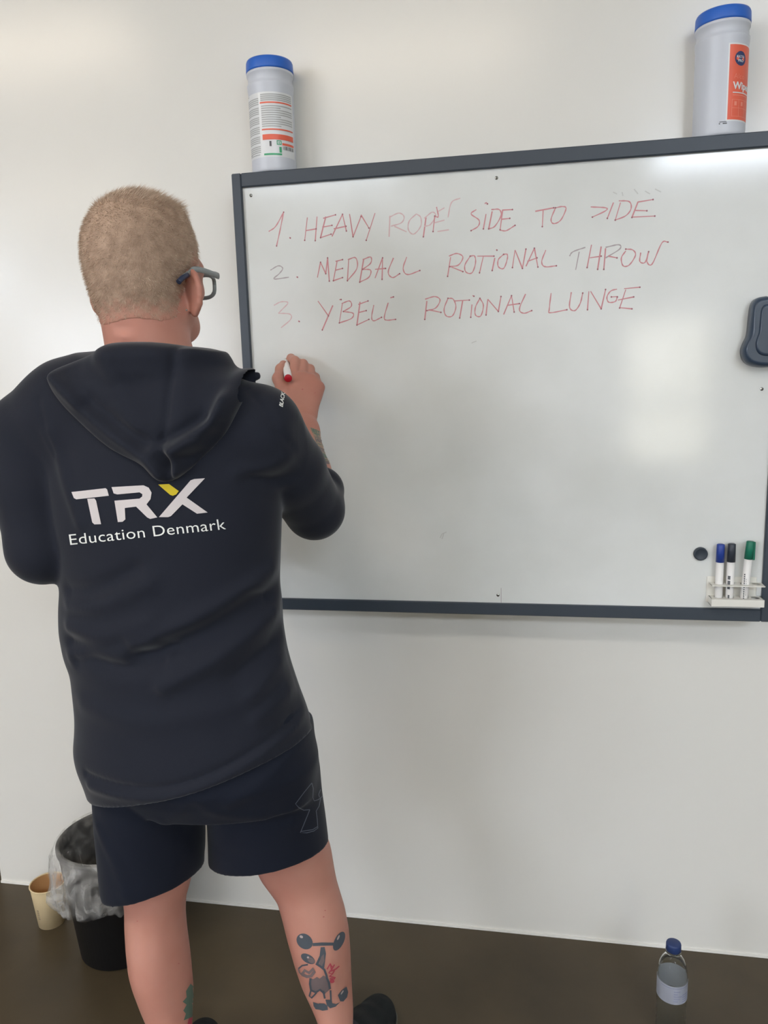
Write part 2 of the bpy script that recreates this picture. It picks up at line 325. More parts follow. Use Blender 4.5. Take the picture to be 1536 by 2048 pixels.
for lab, sets in ROWS:
    strokes = sorted([(tr(s_[0]) and [tr(p) for p in s_], mi) for tr, mi, ss in sets for s_ in ss], key=lambda q: min(p[0] for p in q[0]))
    words, reach = [], -99
    for q in strokes:                                   # a wider gap starts the next word
        if min(p[0] for p in q[0]) > reach + 13: words.append([])
        words[-1].append(q); reach = max(reach, max(p[0] for p in q[0]))
    for word in words:
        bm = bmesh.new(); lift = .0003
        for pts, mi in word:
            pts = smooth_pts(pts, 5) if len(pts) > 2 else pts
            q = [bp(p[0], p[1], YB - lift) for p in pts]; prev = None; lift += 2e-6
            for i, c in enumerate(q):
                t = q[min(i + 1, len(q) - 1)] - q[max(i - 1, 0)]; t = t / np.linalg.norm(t); wd = .00112 * (1 + .25 * math.sin(i * 1.7 + c[0] * 90))
                n = np.array([t[2], 0, -t[0]]) * wd; a, b = bm.verts.new(c + n), bm.verts.new(c - n)
                if prev: f = bm.faces.new((prev[0], a, b, prev[1])); f.material_index = mi
                prev = (a, b)
            if mi == 0:
                c = bp(*pts[-1], YB - lift - .0001); ring = [bm.verts.new((c[0] + .0017 * math.cos(k * .7854), c[1], c[2] + .0017 * math.sin(k * .7854))) for k in range(8)]
                f = bm.faces.new(ring); f.material_index = 3
        o = from_bm('handwritten_word', bm, [M['ink'], M['ink_faint'], M['ink_grey'], M['ink_dark']], board); o['label'] = 'red handwriting in the ' + lab.split(' of ')[0]

# ------------------------------------------------------------------ things on the whiteboard
c = bp(1400.5, 1107)
bm = bmesh.new(); lathe(bm, [(0, .007), (.0105, .007), (.0112, .0075), (.0128, .0072), (.0136, .006), (.0138, 0), (0, 0)], c, 40, (0, -1, 0))
tag(from_bm('magnet', bm, M['black_rubber'], smooth=True), 'round black magnet on the whiteboard left of the pen holder', 'magnet')

hl, hr = bp(1422, 1190, -.11)[0], bp(1529.5, 1190, -.115)[0]
zsh = bp(1475, 1171, -.11)[2]; ztop, zbot = bp(1475, 1199, -.115)[2], bp(1475, 1215, -.12)[2]
holder = empty('pen_holder', ((hl + hr) / 2, YB, zbot), 'white metal pen holder in the bottom right corner of the whiteboard', 'pen holder')
bm = bmesh.new(); box(bm, hl - .004, hr - .008, YB - .0025, YB - .0002, zbot, zsh + .012, .001, 1); from_bm('back_plate', bm, M['holder'], holder)
pen_x = [bp(1438.5, 1185, -.105)[0], bp(1460.5, 1185, -.105)[0], bp(1490, 1185, -.105)[0], bp(1513, 1185, -.105)[0]]
def shelf(bm, z0, z1, yf, x0, x1, rh, floor=None):
    """flat bar with four round holes"""
    yc = YB - .0155; n = 24; edges = [x0] + [(a + b) / 2 for a, b in zip(pen_x, pen_x[1:])] + [x1]
    for k, px in enumerate(pen_x):
        a, b = edges[k], edges[k + 1]
        for z in (z0, z1):
            hole = [bm.verts.new((px + rh * math.cos(2 * math.pi * i / n), yc + rh * math.sin(2 * math.pi * i / n), z)) for i in range(n)]
            out = []
            for i in range(n):
                t = 2 * math.pi * i / n; dx, dy = math.cos(t), math.sin(t)
                k_ = min((b - px) / dx if dx > 1e-6 else ((a - px) / dx if dx < -1e-6 else 9), (YB - .002 - yc) / dy if dy > 1e-6 else ((yf - yc) / dy if dy < -1e-6 else 9))
                out.append(bm.verts.new((px + dx * k_, yc + dy * k_, z)))
            for i in range(n): bm.faces.new((hole[i], hole[(i + 1) % n], out[(i + 1) % n], out[i]))
    box(bm, x0, x1, yf - .0015, yf + .0002, z0 - (.0 if floor is None else .0), z1)
bm = bmesh.new(); shelf(bm, zsh - .0012, zsh + .0008, YB - .031, hl, hr, .0088); from_bm('shelf', bm, M['holder'], holder)
bm = bmesh.new(); shelf(bm, ztop - .0015, ztop, YB - .031, hl, hr, .0088); box(bm, hl, hr, YB - .033, YB - .031, zbot, ztop, .0006, 1); box(bm, hl, hr, YB - .031, YB - .003, zbot, zbot + .0015)
box(bm, hl, hl + .0015, YB - .031, YB - .003, zbot, ztop); box(bm, hr - .0015, hr, YB - .031, YB - .003, zbot, ztop)
from_bm('tray', bm, M['holder'], holder)

def marker(base, axis, L, r, capm, label, name='marker_pen', captop=.36, clip=False, printed=None, rear=False):
    """a whiteboard pen; base = bottom end, axis towards the capped end"""
    ax = Vector(axis).normalized(); base = Vector(base)
    t = empty(name, base, label, 'marker pen')
    cl = L * captop
    bm = bmesh.new(); lathe(bm, [(0, 0), (r * .8, 0), (r * .96, .001), (r * .96, L - cl + .004), (0, L - cl + .004)], base, 28, ax); from_bm('barrel', bm, M['pen_body'], t, True)
    bm = bmesh.new()
    lathe(bm, [(0, L), (r * .78, L), (r * .95, L - .0012), (r * 1.04, L - cl), (r * .97, L - cl), (0, L - cl + .001)], base, 28, ax); from_bm('cap', bm, capm, t, True)
    if rear:
        bm = bmesh.new(); lathe(bm, [(0, -.0035), (r * .8, -.0035), (r * .98, -.0022), (r, .003), (0, .003)], base, 28, ax); from_bm('end_plug', bm, capm, t, True)
    if clip:
        bm = bmesh.new(); c = base + ax * (L - cl)
        box(bm, c.x + r * .9, c.x + r * 1.5, c.y - .0022, c.y + .0022, c.z - .002, c.z + cl - .0015, .0008, 1); from_bm('clip', bm, capm, t)
    if printed:
        bm = bmesh.new()
        for th0, th1, z0, z1 in printed: cyl_patch(bm, base.x, base.y, r * .96 + .0003, th0, th1, base.z + z0, base.z + z1)
        from_bm('printed_text', bm, M['lab_dark'], t, normals=False)
    return t
ypen = YB - .0155; zpen = zbot + .002
def pen_len(x, ytop): return bp(x, ytop, ypen)[2] - zpen
marker((pen_x[0], ypen, zpen), (0, 0, 1), pen_len(1438, 1088), .0079, M['pen_blue'], 'white marker pen with a blue cap, first in the pen holder', captop=.30)
marker((pen_x[1], ypen, zpen), (0, 0, 1), pen_len(1460, 1087), .0079, M['pen_black'], 'white marker pen with a black cap beside the blue one', captop=.30,
       printed=[(-50, -12, .032, .050), (-50, -12, .052, .060), (-38, -14, .012, .020)])
marker((pen_x[2] - .001, ypen, zpen), (.06, 0, 1), pen_len(1492, 1082), .0079, M['pen_green'], 'white marker pen with a green clipped cap leaning in the holder', captop=.28, clip=True,
       printed=[(-22, -6, .008 + .0045 * k, .011 + .0045 * k) for k in range(13)] + [(10, 16, .02 + .004 * k, .0225 + .004 * k) for k in range(9)])

# eraser: dark moulded body, narrow waist, wide rounded foot
def outline_solid(bm, outl, y0, y1, inset, mi=0):
    """rounded slab in the x-z plane from a smooth outline: flat back at y0, domed front at y1"""
    n = len(outl); c = np.mean(outl, 0); layers = []
    for f, yy in ((0, y0), (0, y0 + (y1 - y0) * .55), (.3, y0 + (y1 - y0) * .85), (.75, y1), (1, y1)):
        layers.append([bm.verts.new((*(lambda q: (q[0], yy, q[1]))(outl[i] + (c - outl[i]) / np.linalg.norm(c - outl[i]) * inset * f),)) for i in range(n)])
    for a, b in zip(layers, layers[1:]):
        for i in range(n): f = bm.faces.new((a[i], a[(i + 1) % n], b[(i + 1) % n], b[i])); f.smooth = True; f.material_index = mi
    bm.faces.new(layers[-1]).material_index = mi; bm.faces.new(layers[0][::-1]).material_index = mi
epx = [(1530, 593), (1512, 597), (1502, 610), (1498, 635), (1494, 670), (1487, 686), (1482, 702), (1486, 720), (1500, 731), (1525, 735), (1552, 731), (1568, 720), (1575, 702), (1570, 686), (1563, 670), (1562, 635), (1560, 610), (1549, 597)]
ew = [bp(x, y, YF - .01)[[0, 2]] for x, y in epx]
ew = np.array(smooth_pts(ew + [ew[0]], 4)[:-1])
er = empty('board_eraser', (float(ew[:, 0].mean()), YB, float(ew[:, 1].min())), 'dark slate board eraser stuck at the right edge of the whiteboard', 'board eraser')
bm = bmesh.new(); outline_solid(bm, ew, YF - .001, YF - .030, .010); from_bm('body', bm, M['eraser'], er)
c = ew.mean(0); bm = bmesh.new(); outline_solid(bm, c + (ew - c) * np.array([.5, .72]) + np.array([0, .004]), YF - .027, YF - .034, .006); from_bm('grip', bm, M['eraser'], er)

# ------------------------------------------------------------------ wipes canisters on top of the frame
def canister(cx, label, H, R):
    cy = -.0465; z0 = ozt
    t = empty('wipes_canister', (cx, cy, z0), label, 'wipes canister', 'wipes canisters on the whiteboard frame')
    s = H / .216
    bm = bmesh.new()
    lathe(bm, [(0, 0), (R * .93, 0), (R * .965, .003), (R * .97, .008), (R * .97, .157 * s), (R * .985, .160 * s), (R * 1.0, .166 * s), (R * 1.0, .170 * s), (R * .935, .1715 * s), (R * .955, .176 * s), (R * .945, .186 * s), (R * 1.0, .188 * s), (R * 1.005, .193 * s), (R * .9, .194 * s), (0, .194 * s)], (cx, cy, z0), 72)
    from_bm('tub', bm, M['tub'], t)
    bm = bmesh.new(); lathe(bm, [(0, .1935 * s), (R * 1.01, .1935 * s), (R * 1.015, .197 * s), (R * 1.0, .212 * s), (R * .97, .2155 * s), (R * .86, .216 * s), (R * .84, .2145 * s), (0, .2145 * s)], (cx, cy, z0), 72)
    from_bm('lid', bm, M['blue_lid'], t)
    return t, cx, cy, z0, R * .97, s
def wrap_text(bm, body, cx, cy, r, th, z, h, mi, bold=0, wx=1.0):
    v, f = text_verts(body, 1.0, bold=bold); hh = .72; v, f = refine(v * np.array([h / hh * wx, h / hh]), f, .004)
    vs = [bm.verts.new((cx + r * math.sin(math.radians(th) + q[0] / r), cy - r * math.cos(math.radians(th) + q[0] / r), z + q[1])) for q in v]
    for q in f:
        g = bm.faces.new([vs[i] for i in q]); g.material_index = mi
c1 = P(549, 335, -.0465); c2 = P(1436.5, 266, -.0465)
t, cx, cy, z0, r, s = canister(c1[0], 'white wipes tub with small grey print, on the left end of the whiteboard', .222, .0485)
bm = bmesh.new(); e = .0003
cyl_patch(bm, cx, cy, r + e, -65, 83, z0 + .027, z0 + .152, 0)
for k in range(30):
    z = z0 + .036 + k * .0037
    if k % 5 == 4: continue
    cyl_patch(bm, cx, cy, r + 2 * e, -63, -16, z, z + .0022, 1)
for k in range(4): cyl_patch(bm, cx, cy, r + 2 * e, -10, 76, z0 + .135 + k * .0036, z0 + .1373 + k * .0036, 1)
for k in range(10): cyl_patch(bm, cx, cy, r + 2 * e, -9, 76 if k % 4 else 40, z0 + .085 + k * .0043, z0 + .0872 + k * .0043, 1)
for za, zb_, a, b in ((.1300, .1328, -12, 76), (.0785, .0812, -10, 77), (.060, .0705, -9, 77), (.0495, .0540, 40, 78)): cyl_patch(bm, cx, cy, r + 3 * e, a, b, z0 + za, z0 + zb_, 2)
for za, zb_, a, b in ((.030, .0335, -7, 38), (.035, .046, 32, 38), (.050, .0515, 26, 38), (.057, .0585, 26, 38), (.050, .0585, 26, 28), (.050, .0585, 36, 38), (.052, .056, 31, 33)): cyl_patch(bm, cx, cy, r + 3 * e, a, b, z0 + za, z0 + zb_, 3)
for k in range(9): cyl_patch(bm, cx, cy, r + 3 * e, 42 + k * 3.9, 43.2 + k * 3.9 + (k % 3) * .6, z0 + .041, z0 + .0478, 4)
cyl_patch(bm, cx, cy, r + 3 * e, 8, 13, z0 + .047, z0 + .057, 4)
cyl_patch(bm, cx, cy, r + 3 * e, -60, -52, z0 + .149, z0 + .150, 4); cyl_patch(bm, cx, cy, r + 3 * e, -60, -18, z0 + .032, z0 + .0328, 4); cyl_patch(bm, cx, cy, r + 3 * e, -60, -48, z0 + .0345, z0 + .0353, 4)
from_bm('printed_label', bm, [M['lab_white'], M['lab_grey'], M['lab_orange'], M['lab_green'], M['lab_dark']], t, normals=False)
t, cx, cy, z0, r, s = canister(c2[0], 'white wipes tub with orange front label, on the right of the whiteboard', .222, .0485)
bm = bmesh.new()
cyl_patch(bm, cx, cy, r + .6 * e, 2, 102, z0 + .022, z0 + .156, 0); cyl_patch(bm, cx, cy, r + e, 5, 102, z0 + .0245, z0 + .1535, 1)
ctr = bm.verts.new((cx + (r + 2 * e) * math.sin(math.radians(32)), cy - (r + 2 * e) * math.cos(math.radians(32)), z0 + .1300)); ring = []
for k in range(40):
    th = math.radians(32) + .0125 / r * math.cos(k * math.pi / 20); ring.append(bm.verts.new((cx + (r + 2 * e) * math.sin(th), cy - (r + 2 * e) * math.cos(th), z0 + .1300 + .0125 * math.sin(k * math.pi / 20))))
for k in range(40): bm.faces.new((ctr, ring[k], ring[(k + 1) % 40])).material_index = 2
wrap_text(bm, 'KiiLTO', cx, cy, r + 3 * e, 20.5, z0 + .1310, .0042, 3, .02); wrap_text(bm, 'PRO', cx, cy, r + 3 * e, 24.5, z0 + .1240, .0046, 3, .02)
wrap_text(bm, 'Alco', cx, cy, r + 3 * e, 16, z0 + .0950, .0095, 4, -.02); wrap_text(bm, 'Wipes', cx, cy, r + 3 * e, 15, z0 + .0775, .0125, 3, .03)
cyl_patch(bm, cx, cy, r + 2 * e, 15, 75, z0 + .0705, z0 + .0722, 3); cyl_patch(bm, cx, cy, r + 2 * e, 15, 60, z0 + .0665, z0 + .0675, 4)
for za in (.0300, .0445, .0590): cyl_patch(bm, cx, cy, r + 2 * e, 14, 80, z0 + za, z0 + za + .0006, 4)
for th in (14, 31, 50, 70): cyl_patch(bm, cx, cy, r + 2 * e, th, th + .9, z0 + .030, z0 + .059, 4)
for th in (20, 38): cyl_patch(bm, cx, cy, r + 2 * e, th, th + 6, z0 + .049, z0 + .056, 4)
cyl_patch(bm, cx, cy, r + 2 * e, -11, 4, z0 + .0205, z0 + .0218, 5); cyl_patch(bm, cx, cy, r + 2 * e, -4, 5, z0 + .0172, z0 + .0192, 5); cyl_patch(bm, cx, cy, r + 2 * e, -12, -9.5, z0 + .0172, z0 + .0192, 5)
from_bm('printed_label', bm, [M['lab_white'], M['lab_orange'], M['lab_navy'], M['lab_white'], M['lab_pink'], M['lab_dark']], t, normals=False)

# ------------------------------------------------------------------ things on the floor
bc = (-.973, -.170, 0)
bin_ = empty('waste_bin', bc, 'black plastic waste bin on the floor between the wall and the person', 'waste bin')
bm = bmesh.new(); lathe(bm, [(0, .0), (.092, .0), (.099, .005), (.126, .282), (.130, .284), (.130, .292), (.1255, .294), (.1225, .288), (.097, .01), (0, .009)], bc, 72); from_bm('bucket', bm, M['bin'], bin_)
# clear liner folded over the rim, hanging down outside in creased folds
bm = bmesh.new(); NS = 180; rings = []
prof = [(.080, .03, 0), (.098, .15, .1), (.112, .25, .15), (.1185, .285, .08), (.1215, .2965, .05), (.128, .2995, .05), (.1345, .293, .15), (.138, .275, .5), (.141, .25, .9), (.144, .22, 1), (.145, .19, 1), (.145, .165, 1), (.142, .143, 1), (.136, .127, .9), (.128, .120, .6)]
ph = rng.uniform(0, 6.28, 8)
for j, (r, z, k) in enumerate(prof):
    ring = []
    for i in range(NS):
        t = 2 * math.pi * i / NS; lo = .5 + .5 * math.cos(t - math.radians(205)); out_ = j > 5
        zz = z if not out_ else .2985 - (.2995 - z) * (.50 + .40 * lo + .05 * math.sin(3 * t + ph[0]) + .02 * math.sin(11 * t + ph[5]) * k)
        fold_ = .0050 * math.sin(8 * t + ph[1] + z * 16) + .0042 * math.sin(15 * t + ph[2] - z * 30) + .0030 * math.sin(27 * t + ph[3] + z * 44) + .0022 * math.sin(44 * t + ph[4] - z * 20)
        fold_ = abs(fold_) * 1.6 - .004
        rr = r + k * (fold_ + (.001 * lo if out_ else 0))
        ring.append(bm.verts.new((bc[0] + rr * math.cos(t), bc[1] + min(rr * math.sin(t), .158), zz)))
    rings.append(ring)
for a, b in zip(rings, rings[1:]):
    for i in range(NS): bm.faces.new((a[i], a[(i + 1) % NS], b[(i + 1) % NS], b[i])).smooth = True
bm.faces.new(rings[0][::-1])
from_bm('liner', bm, M['bag'], bin_, normals=False)['label'] = 'crumpled clear plastic liner folded over the rim'

cc = (-1.198, -.126, 0)
cup = empty('paper_cup', cc, 'empty cream paper cup standing on the floor left of the waste bin', 'paper cup')
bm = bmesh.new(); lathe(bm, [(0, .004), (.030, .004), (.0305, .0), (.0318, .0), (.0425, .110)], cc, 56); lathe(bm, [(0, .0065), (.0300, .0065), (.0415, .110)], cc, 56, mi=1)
cyl = [(-62, -56, .03 + .006 * k, .0335 + .006 * k) for k in range(5)]
for th0, th1, z0, z1 in cyl:
    r0 = .0318 + .0107 * z0 / .11 + .0005
    cyl_patch(bm, cc[0], cc[1], r0, th0 + 42, th1 + 46, z0, z1, 2)
from_bm('cup_wall', bm, [M['paper'], M['paper_in'], M['cup_print']], cup, normals=False)
bm = bmesh.new(); tube(bm, [(cc[0] + .0425 * math.cos(a), cc[1] + .0425 * math.sin(a), .111) for a in np.linspace(0, 2 * math.pi, 57)], .0019, 8); from_bm('rolled_rim', bm, M['paper'], cup)

wc = (.300, -.262, 0)
bot = empty('water_bottle', wc, 'clear plastic water bottle with blue cap on the brown floor', 'water bottle')
out = [(.0, .004), (.012, .003), (.022, 0), (.027, .001), (.0290, .007), (.0295, .018), (.0284, .024), (.0295, .030), (.0282, .037), (.0295, .044), (.0284, .051), (.0295, .058), (.0293, .066), (.0284, .074), (.0293, .082), (.0293, .146), (.0293, .150), (.0284, .160), (.0262, .171), (.0222, .181), (.0172, .189), (.0140, .193), (.0128, .196), (.0128, .199), (.0152, .200), (.0152, .2025), (.0126, .203), (.0126, .214)]
inn = [(max(0, r - .0007), z) for r, z in out[::-1]]; inn[-1] = (0, .0047)
bm = bmesh.new(); lathe(bm, out + inn, wc, 64); from_bm('bottle_shell', bm, M['pet'], bot)
bm = bmesh.new(); lathe(bm, [(0, .0050)] + [(r - .0010, z + .0006) for r, z in out[1:18] if z < .165] + [(.0240, .1725), (0, .1725)], wc, 64); from_bm('water', bm, M['water'], bot)
bm = bmesh.new(); lathe(bm, [(0, .2205), (.0115, .2205), (.0138, .2195), (.0146, .2170), (.0148, .2045), (.0142, .2040), (.0142, .2035), (0, .2035)], wc, 48)
from_bm('cap', bm, M['cap_blue'], bot)
bm = bmesh.new(); cyl_patch(bm, wc[0], wc[1], .0297, -180, 180, .103, .1435, 0, 72)
for k in range(5): cyl_patch(bm, wc[0], wc[1], .0299, -4, 12 + 9 * (k % 3), .109 + k * .0055, .1110 + k * .0055, 1)
for k in range(4): cyl_patch(bm, wc[0], wc[1], .0299, 30, 62, .107 + k * .005, .1095 + k * .005, 1)
cyl_patch(bm, wc[0], wc[1], .0299, -55, 70, .1385, .1398, 1)
from_bm('wrapped_label', bm, [M['bot_label'], M['bot_print']], bot, normals=False)

# ------------------------------------------------------------------ the person: signed distance fields meshed on a grid
def axis(*seg):
    out = []
    for a, b, s in seg:
        n = max(1, int(round((b - a) / s))); out += list(np.linspace(a, b, n, endpoint=False))
    return np.array(out + [seg[-1][1]])

def smin(a, b, k):
    h = np.clip(.5 + .5 * (b - a) / k, 0, 1); return b * (1 - h) + a * h - k * h * (1 - h)

class Vol:
    def __init__(s, xs, ys, zs):
        s.a = [np.asarray(v) for v in (xs, ys, zs)]; s.F = np.full([len(v) for v in s.a], .5, np.float32)
    def sub(s, lo, hi):
        sl = tuple(slice(max(0, np.searchsorted(v, l) - 1), min(len(v), np.searchsorted(v, h) + 1)) for v, l, h in zip(s.a, lo, hi))
        X = s.a[0][sl[0]][:, None, None]; Y = s.a[1][sl[1]][None, :, None]; Z = s.a[2][sl[2]][None, None, :]
        return sl, X, Y, Z
    def add(s, fn, lo, hi, k=0.0):
        sl, X, Y, Z = s.sub(lo, hi)
        if min(q.stop - q.start for q in sl) <= 0: return
        d = fn(X, Y, Z).astype(np.float32); s.F[sl] = smin(s.F[sl], d, k) if k else np.minimum(s.F[sl], d)
    def cut(s, fn, lo, hi, k=0.0):
        sl, X, Y, Z = s.sub(lo, hi); d = -fn(X, Y, Z).astype(np.float32)
        s.F[sl] = -smin(-s.F[sl], -d, k) if k else np.maximum(s.F[sl], d)
    def mod(s, fn, lo, hi):
        sl, X, Y, Z = s.sub(lo, hi); s.F[sl] += fn(X, Y, Z).astype(np.float32)
    def cone(s, a, b, ra, rb, k=.02):
        a, b = np.array(a, float), np.array(b, float); m = max(ra, rb) + .03 + k; ab = b - a; L = ab @ ab
        def fn(X, Y, Z):
            t = np.clip(((X - a[0]) * ab[0] + (Y - a[1]) * ab[1] + (Z - a[2]) * ab[2]) / L, 0, 1)
            return np.sqrt((X - a[0] - t * ab[0]) ** 2 + (Y - a[1] - t * ab[1]) ** 2 + (Z - a[2] - t * ab[2]) ** 2) - (ra + (rb - ra) * t)
        s.add(fn, np.minimum(a, b) - m, np.maximum(a, b) + m, k)
    def chain(s, pts, rad, k=.02):
        for i in range(len(pts) - 1): s.cone(pts[i], pts[i + 1], rad[i], rad[i + 1], k)
    def ell(s, c, r, k=.02, A=None, cut=False):
        c = np.array(c, float); r = np.array(r, float); m = r.max() + .03 + k; A = np.eye(3) if A is None else np.array(A)   # A columns = axes
        def fn(X, Y, Z):
            x, y, z = X - c[0], Y - c[1], Z - c[2]
            q = [(x * A[0, i] + y * A[1, i] + z * A[2, i]) for i in range(3)]
            k0 = np.sqrt(sum((q[i] / r[i]) ** 2 for i in range(3))); k1 = np.sqrt(sum((q[i] / r[i] ** 2) ** 2 for i in range(3)))
            return k0 * (k0 - 1) / np.maximum(k1, 1e-6)
        (s.cut if cut else s.add)(fn, c - m, c + m, k)
    def loft(s, rings, k=.02, grow=0.0, extra=None, ext=.0):
        """rings = [(z, cx, cy, a, b)] ; upright tube of elliptic sections"""
        R = np.array(sorted(rings)); z0, z1 = R[0, 0], R[-1, 0]; m = R[:, 3:].max() + .05 + k
        zz = np.linspace(z0, z1, 240); T = [np.interp(zz, R[:, 0], R[:, i]) for i in range(1, 5)]
        w = np.hanning(15); w /= w.sum(); T = [np.convolve(np.pad(t, 7, 'edge'), w, 'valid') for t in T]
        def fn(X, Y, Z):
            cx, cy, a, b = [np.interp(Z, zz, t) for t in T]; a = a + grow; b = b + grow
            x, y = X - cx, Y - cy; k0 = np.sqrt((x / a) ** 2 + (y / b) ** 2); k1 = np.sqrt((x / a ** 2) ** 2 + (y / b ** 2) ** 2)
            d = np.maximum(k0 * (k0 - 1) / np.maximum(k1, 1e-4), np.maximum(Z - z1 - ext, z0 - Z - ext))
            return np.maximum(d, extra(X, Y, Z)) if extra else d
        lo = np.array([(R[:, 1] - R[:, 3]).min() - m * .4, (R[:, 2] - R[:, 4]).min() - m * .4, z0 - .04]); hi = np.array([(R[:, 1] + R[:, 3]).max() + m * .4, (R[:, 2] + R[:, 4]).max() + m * .4, z1 + .04])
        s.add(fn, lo, hi, k)
    def mesh(s, name, m, parent, relax=2):
        F = s.F; S = F < 0; n = F.shape; c = np.zeros([q - 1 for q in n], np.uint8)
        off = [(i, j, k) for i in (0, 1) for j in (0, 1) for k in (0, 1)]
        def sh(A, o): return A[tuple(slice(q, A.shape[e] - 1 + q) for e, q in enumerate(o))]
        for o in off: c += sh(S, o)
        I = np.argwhere((c > 0) & (c < 8)); idx = np.full(c.shape, -1, np.int32); idx[tuple(I.T)] = np.arange(len(I))
        V = {o: F[I[:, 0] + o[0], I[:, 1] + o[1], I[:, 2] + o[2]] for o in off}
        acc = np.zeros((len(I), 3)); cnt = np.zeros(len(I))
        for a in off:
            for e in range(3):
                if a[e]: continue
                b = tuple(1 if q == e else a[q] for q in range(3)); va, vb = V[a], V[b]; x = (va < 0) != (vb < 0)
                t = np.where(x, va / np.where(x, va - vb, 1), 0); p = np.tile(np.array(a, float), (len(I), 1)); p[:, e] = t
                acc += p * x[:, None]; cnt += x
        fr = acc / cnt[:, None]; co = np.empty((len(I), 3))
        for e in range(3): v = s.a[e]; co[:, e] = v[I[:, e]] * (1 - fr[:, e]) + v[I[:, e] + 1] * fr[:, e]
        faces = []
        for e in range(3):
            f, g = (e + 1) % 3, (e + 2) % 3
            sa = [slice(None)] * 3; sb = [slice(None)] * 3; sa[e] = slice(0, -1); sb[e] = slice(1, None)
            A, B = S[tuple(sa)], S[tuple(sb)]; E = np.argwhere(A != B); ok = (E[:, f] > 0) & (E[:, g] > 0) & (E[:, f] < n[f] - 1) & (E[:, g] < n[g] - 1); E = E[ok]
            q = []
            for df, dg in ((1, 1), (0, 1), (0, 0), (1, 0)):
                J = E.copy(); J[:, f] -= df; J[:, g] -= dg; q.append(idx[tuple(J.T)])
            Q = np.stack(q, 1); inside = A[tuple(E.T)]; Q[~inside] = Q[~inside][:, ::-1]; faces.append(Q)
        Q = np.concatenate(faces); Q = Q[(Q >= 0).all(1)]
        ed = np.concatenate([Q[:, [0, 1]], Q[:, [1, 2]], Q[:, [2, 3]], Q[:, [3, 0]]])
        for it in range(relax):
            deg = np.bincount(ed[:, 0], minlength=len(co)) + np.bincount(ed[:, 1], minlength=len(co)); new = np.empty_like(co)
            for e in range(3): new[:, e] = (np.bincount(ed[:, 0], co[ed[:, 1], e], len(co)) + np.bincount(ed[:, 1], co[ed[:, 0], e], len(co))) / np.maximum(deg, 1)
            co = co * .45 + new * .55
        me = bpy.data.meshes.new(name); me.vertices.add(len(co)); me.vertices.foreach_set('co', co.ravel().astype(np.float32))
        me.loops.add(Q.size); me.loops.foreach_set('vertex_index', Q.ravel().astype(np.int32)); me.polygons.add(len(Q))
        me.polygons.foreach_set('loop_start', np.arange(0, Q.size, 4, dtype=np.int32)); me.polygons.foreach_set('loop_total', np.full(len(Q), 4, np.int32))
        me.update(calc_edges=True); me.validate()
        return link(name, me, m, parent, True), co, Q

def sil_rings(rows):
    """rows = [(row, xl, xr, Y, b)]: elliptic sections whose outline seen from the camera spans xl..xr on that row"""
    out = []
    for row, xa, xb, Y, b in rows:
        L, R = P(xa, row, Y), P(xb, row, Y); cx, a = (L[0] + R[0]) / 2, (R[0] - L[0]) / 2; tl, tr = L[0], R[0]
        for _ in range(8):
            C = np.array([(0 - cx) / a, (-D - Y) / b]); l = np.hypot(*C); base = math.atan2(C[1], C[0]); th = math.acos(min(1, 1 / l)); xs = []
            for sg in (-1, 1):
                p = np.array([cx + a * math.cos(base + sg * th), Y + b * math.sin(base + sg * th)]); t = (Y + D) / (p[1] + D); xs.append(p[0] * t)
            x0, x1 = min(xs), max(xs); cx += ((tl + tr) - (x0 + x1)) / 2; a += ((tr - tl) - (x1 - x0)) / 2
        out.append(((L[2] + R[2]) / 2, cx, Y, a, b))
    return out

person = empty('person', tuple(P(520, 2090, -.5)[:2]) + (0,), 'man seen from behind in a black hoodie and shorts writing on the whiteboard', 'person')

# --- where the joints are
SR, ER, WR = P(520, 845, -.535), P(629, 1018, -.375), P(606, 838, -.205)
SL, EL, WL = P(72, 868, -.55), P(88, 1096, -.585), np.array([-.735, -.345, 1.055])
NECK = P(300, 715, -.545)
HC = P(293, 510, -.52); FY = math.radians(-6)      # head centre, turned slightly to the right
HA = np.array([[math.cos(FY), -math.sin(FY), 0], [math.sin(FY), math.cos(FY), 0], [0, 0, 1]])   # columns: right, forward, up
def H(x, y, z): return HC + HA @ np.array([x, y, z])

torso_rows = [(735, 190, 425, -.54, .070), (775, 130, 500, -.535, .090), (815, 70, 560, -.53, .105), (850, 75, 562, -.53, .115), (950, 75, 568, -.53, .128), (1050, 95, 564, -.53, .134), (1165, 117, 560, -.53, .138), (1205, 114, 565, -.53, .14), (1250, 114.5, 567, -.53, .142),
    (1300, 124, 575, -.53, .142), (1330, 137, 583, -.53, .142), (1381, 143, 600, -.53, .143), (1417, 147, 614, -.53, .145), (1450, 147, 624, -.53, .147), (1486, 144, 632, -.53, .148),
    (1514, 150, 636, -.53, .148), (1543, 163, 638, -.53, .146), (1583, 176, 643, -.53, .142), (1625, 182, 645, -.53, .14), (1660, 184, 646, -.53, .138)]
T_R = sil_rings(torso_rows)
leg_r = sil_rings([(1640, 490, 636, -.44, .080), (1700, 502, 662, -.43, .073), (1742, 517, 669, -.425, .066), (1766, 535, 673.5, -.425, .062), (1789, 552, 680, -.43, .060), (1822, 562, 690, -.435, .062), (1864, 573, 698, -.44, .066), (1911, 587, 701.5, -.445, .066),
    (1953, 601, 703, -.445, .060), (1993, 619.5, 705, -.455, .052), (2028, 633.6, 707, -.465, .046), (2060, 639, 706, -.470, .043), (2095, 640, 708, -.475, .043), (2120, 636, 714, -.478, .046)])
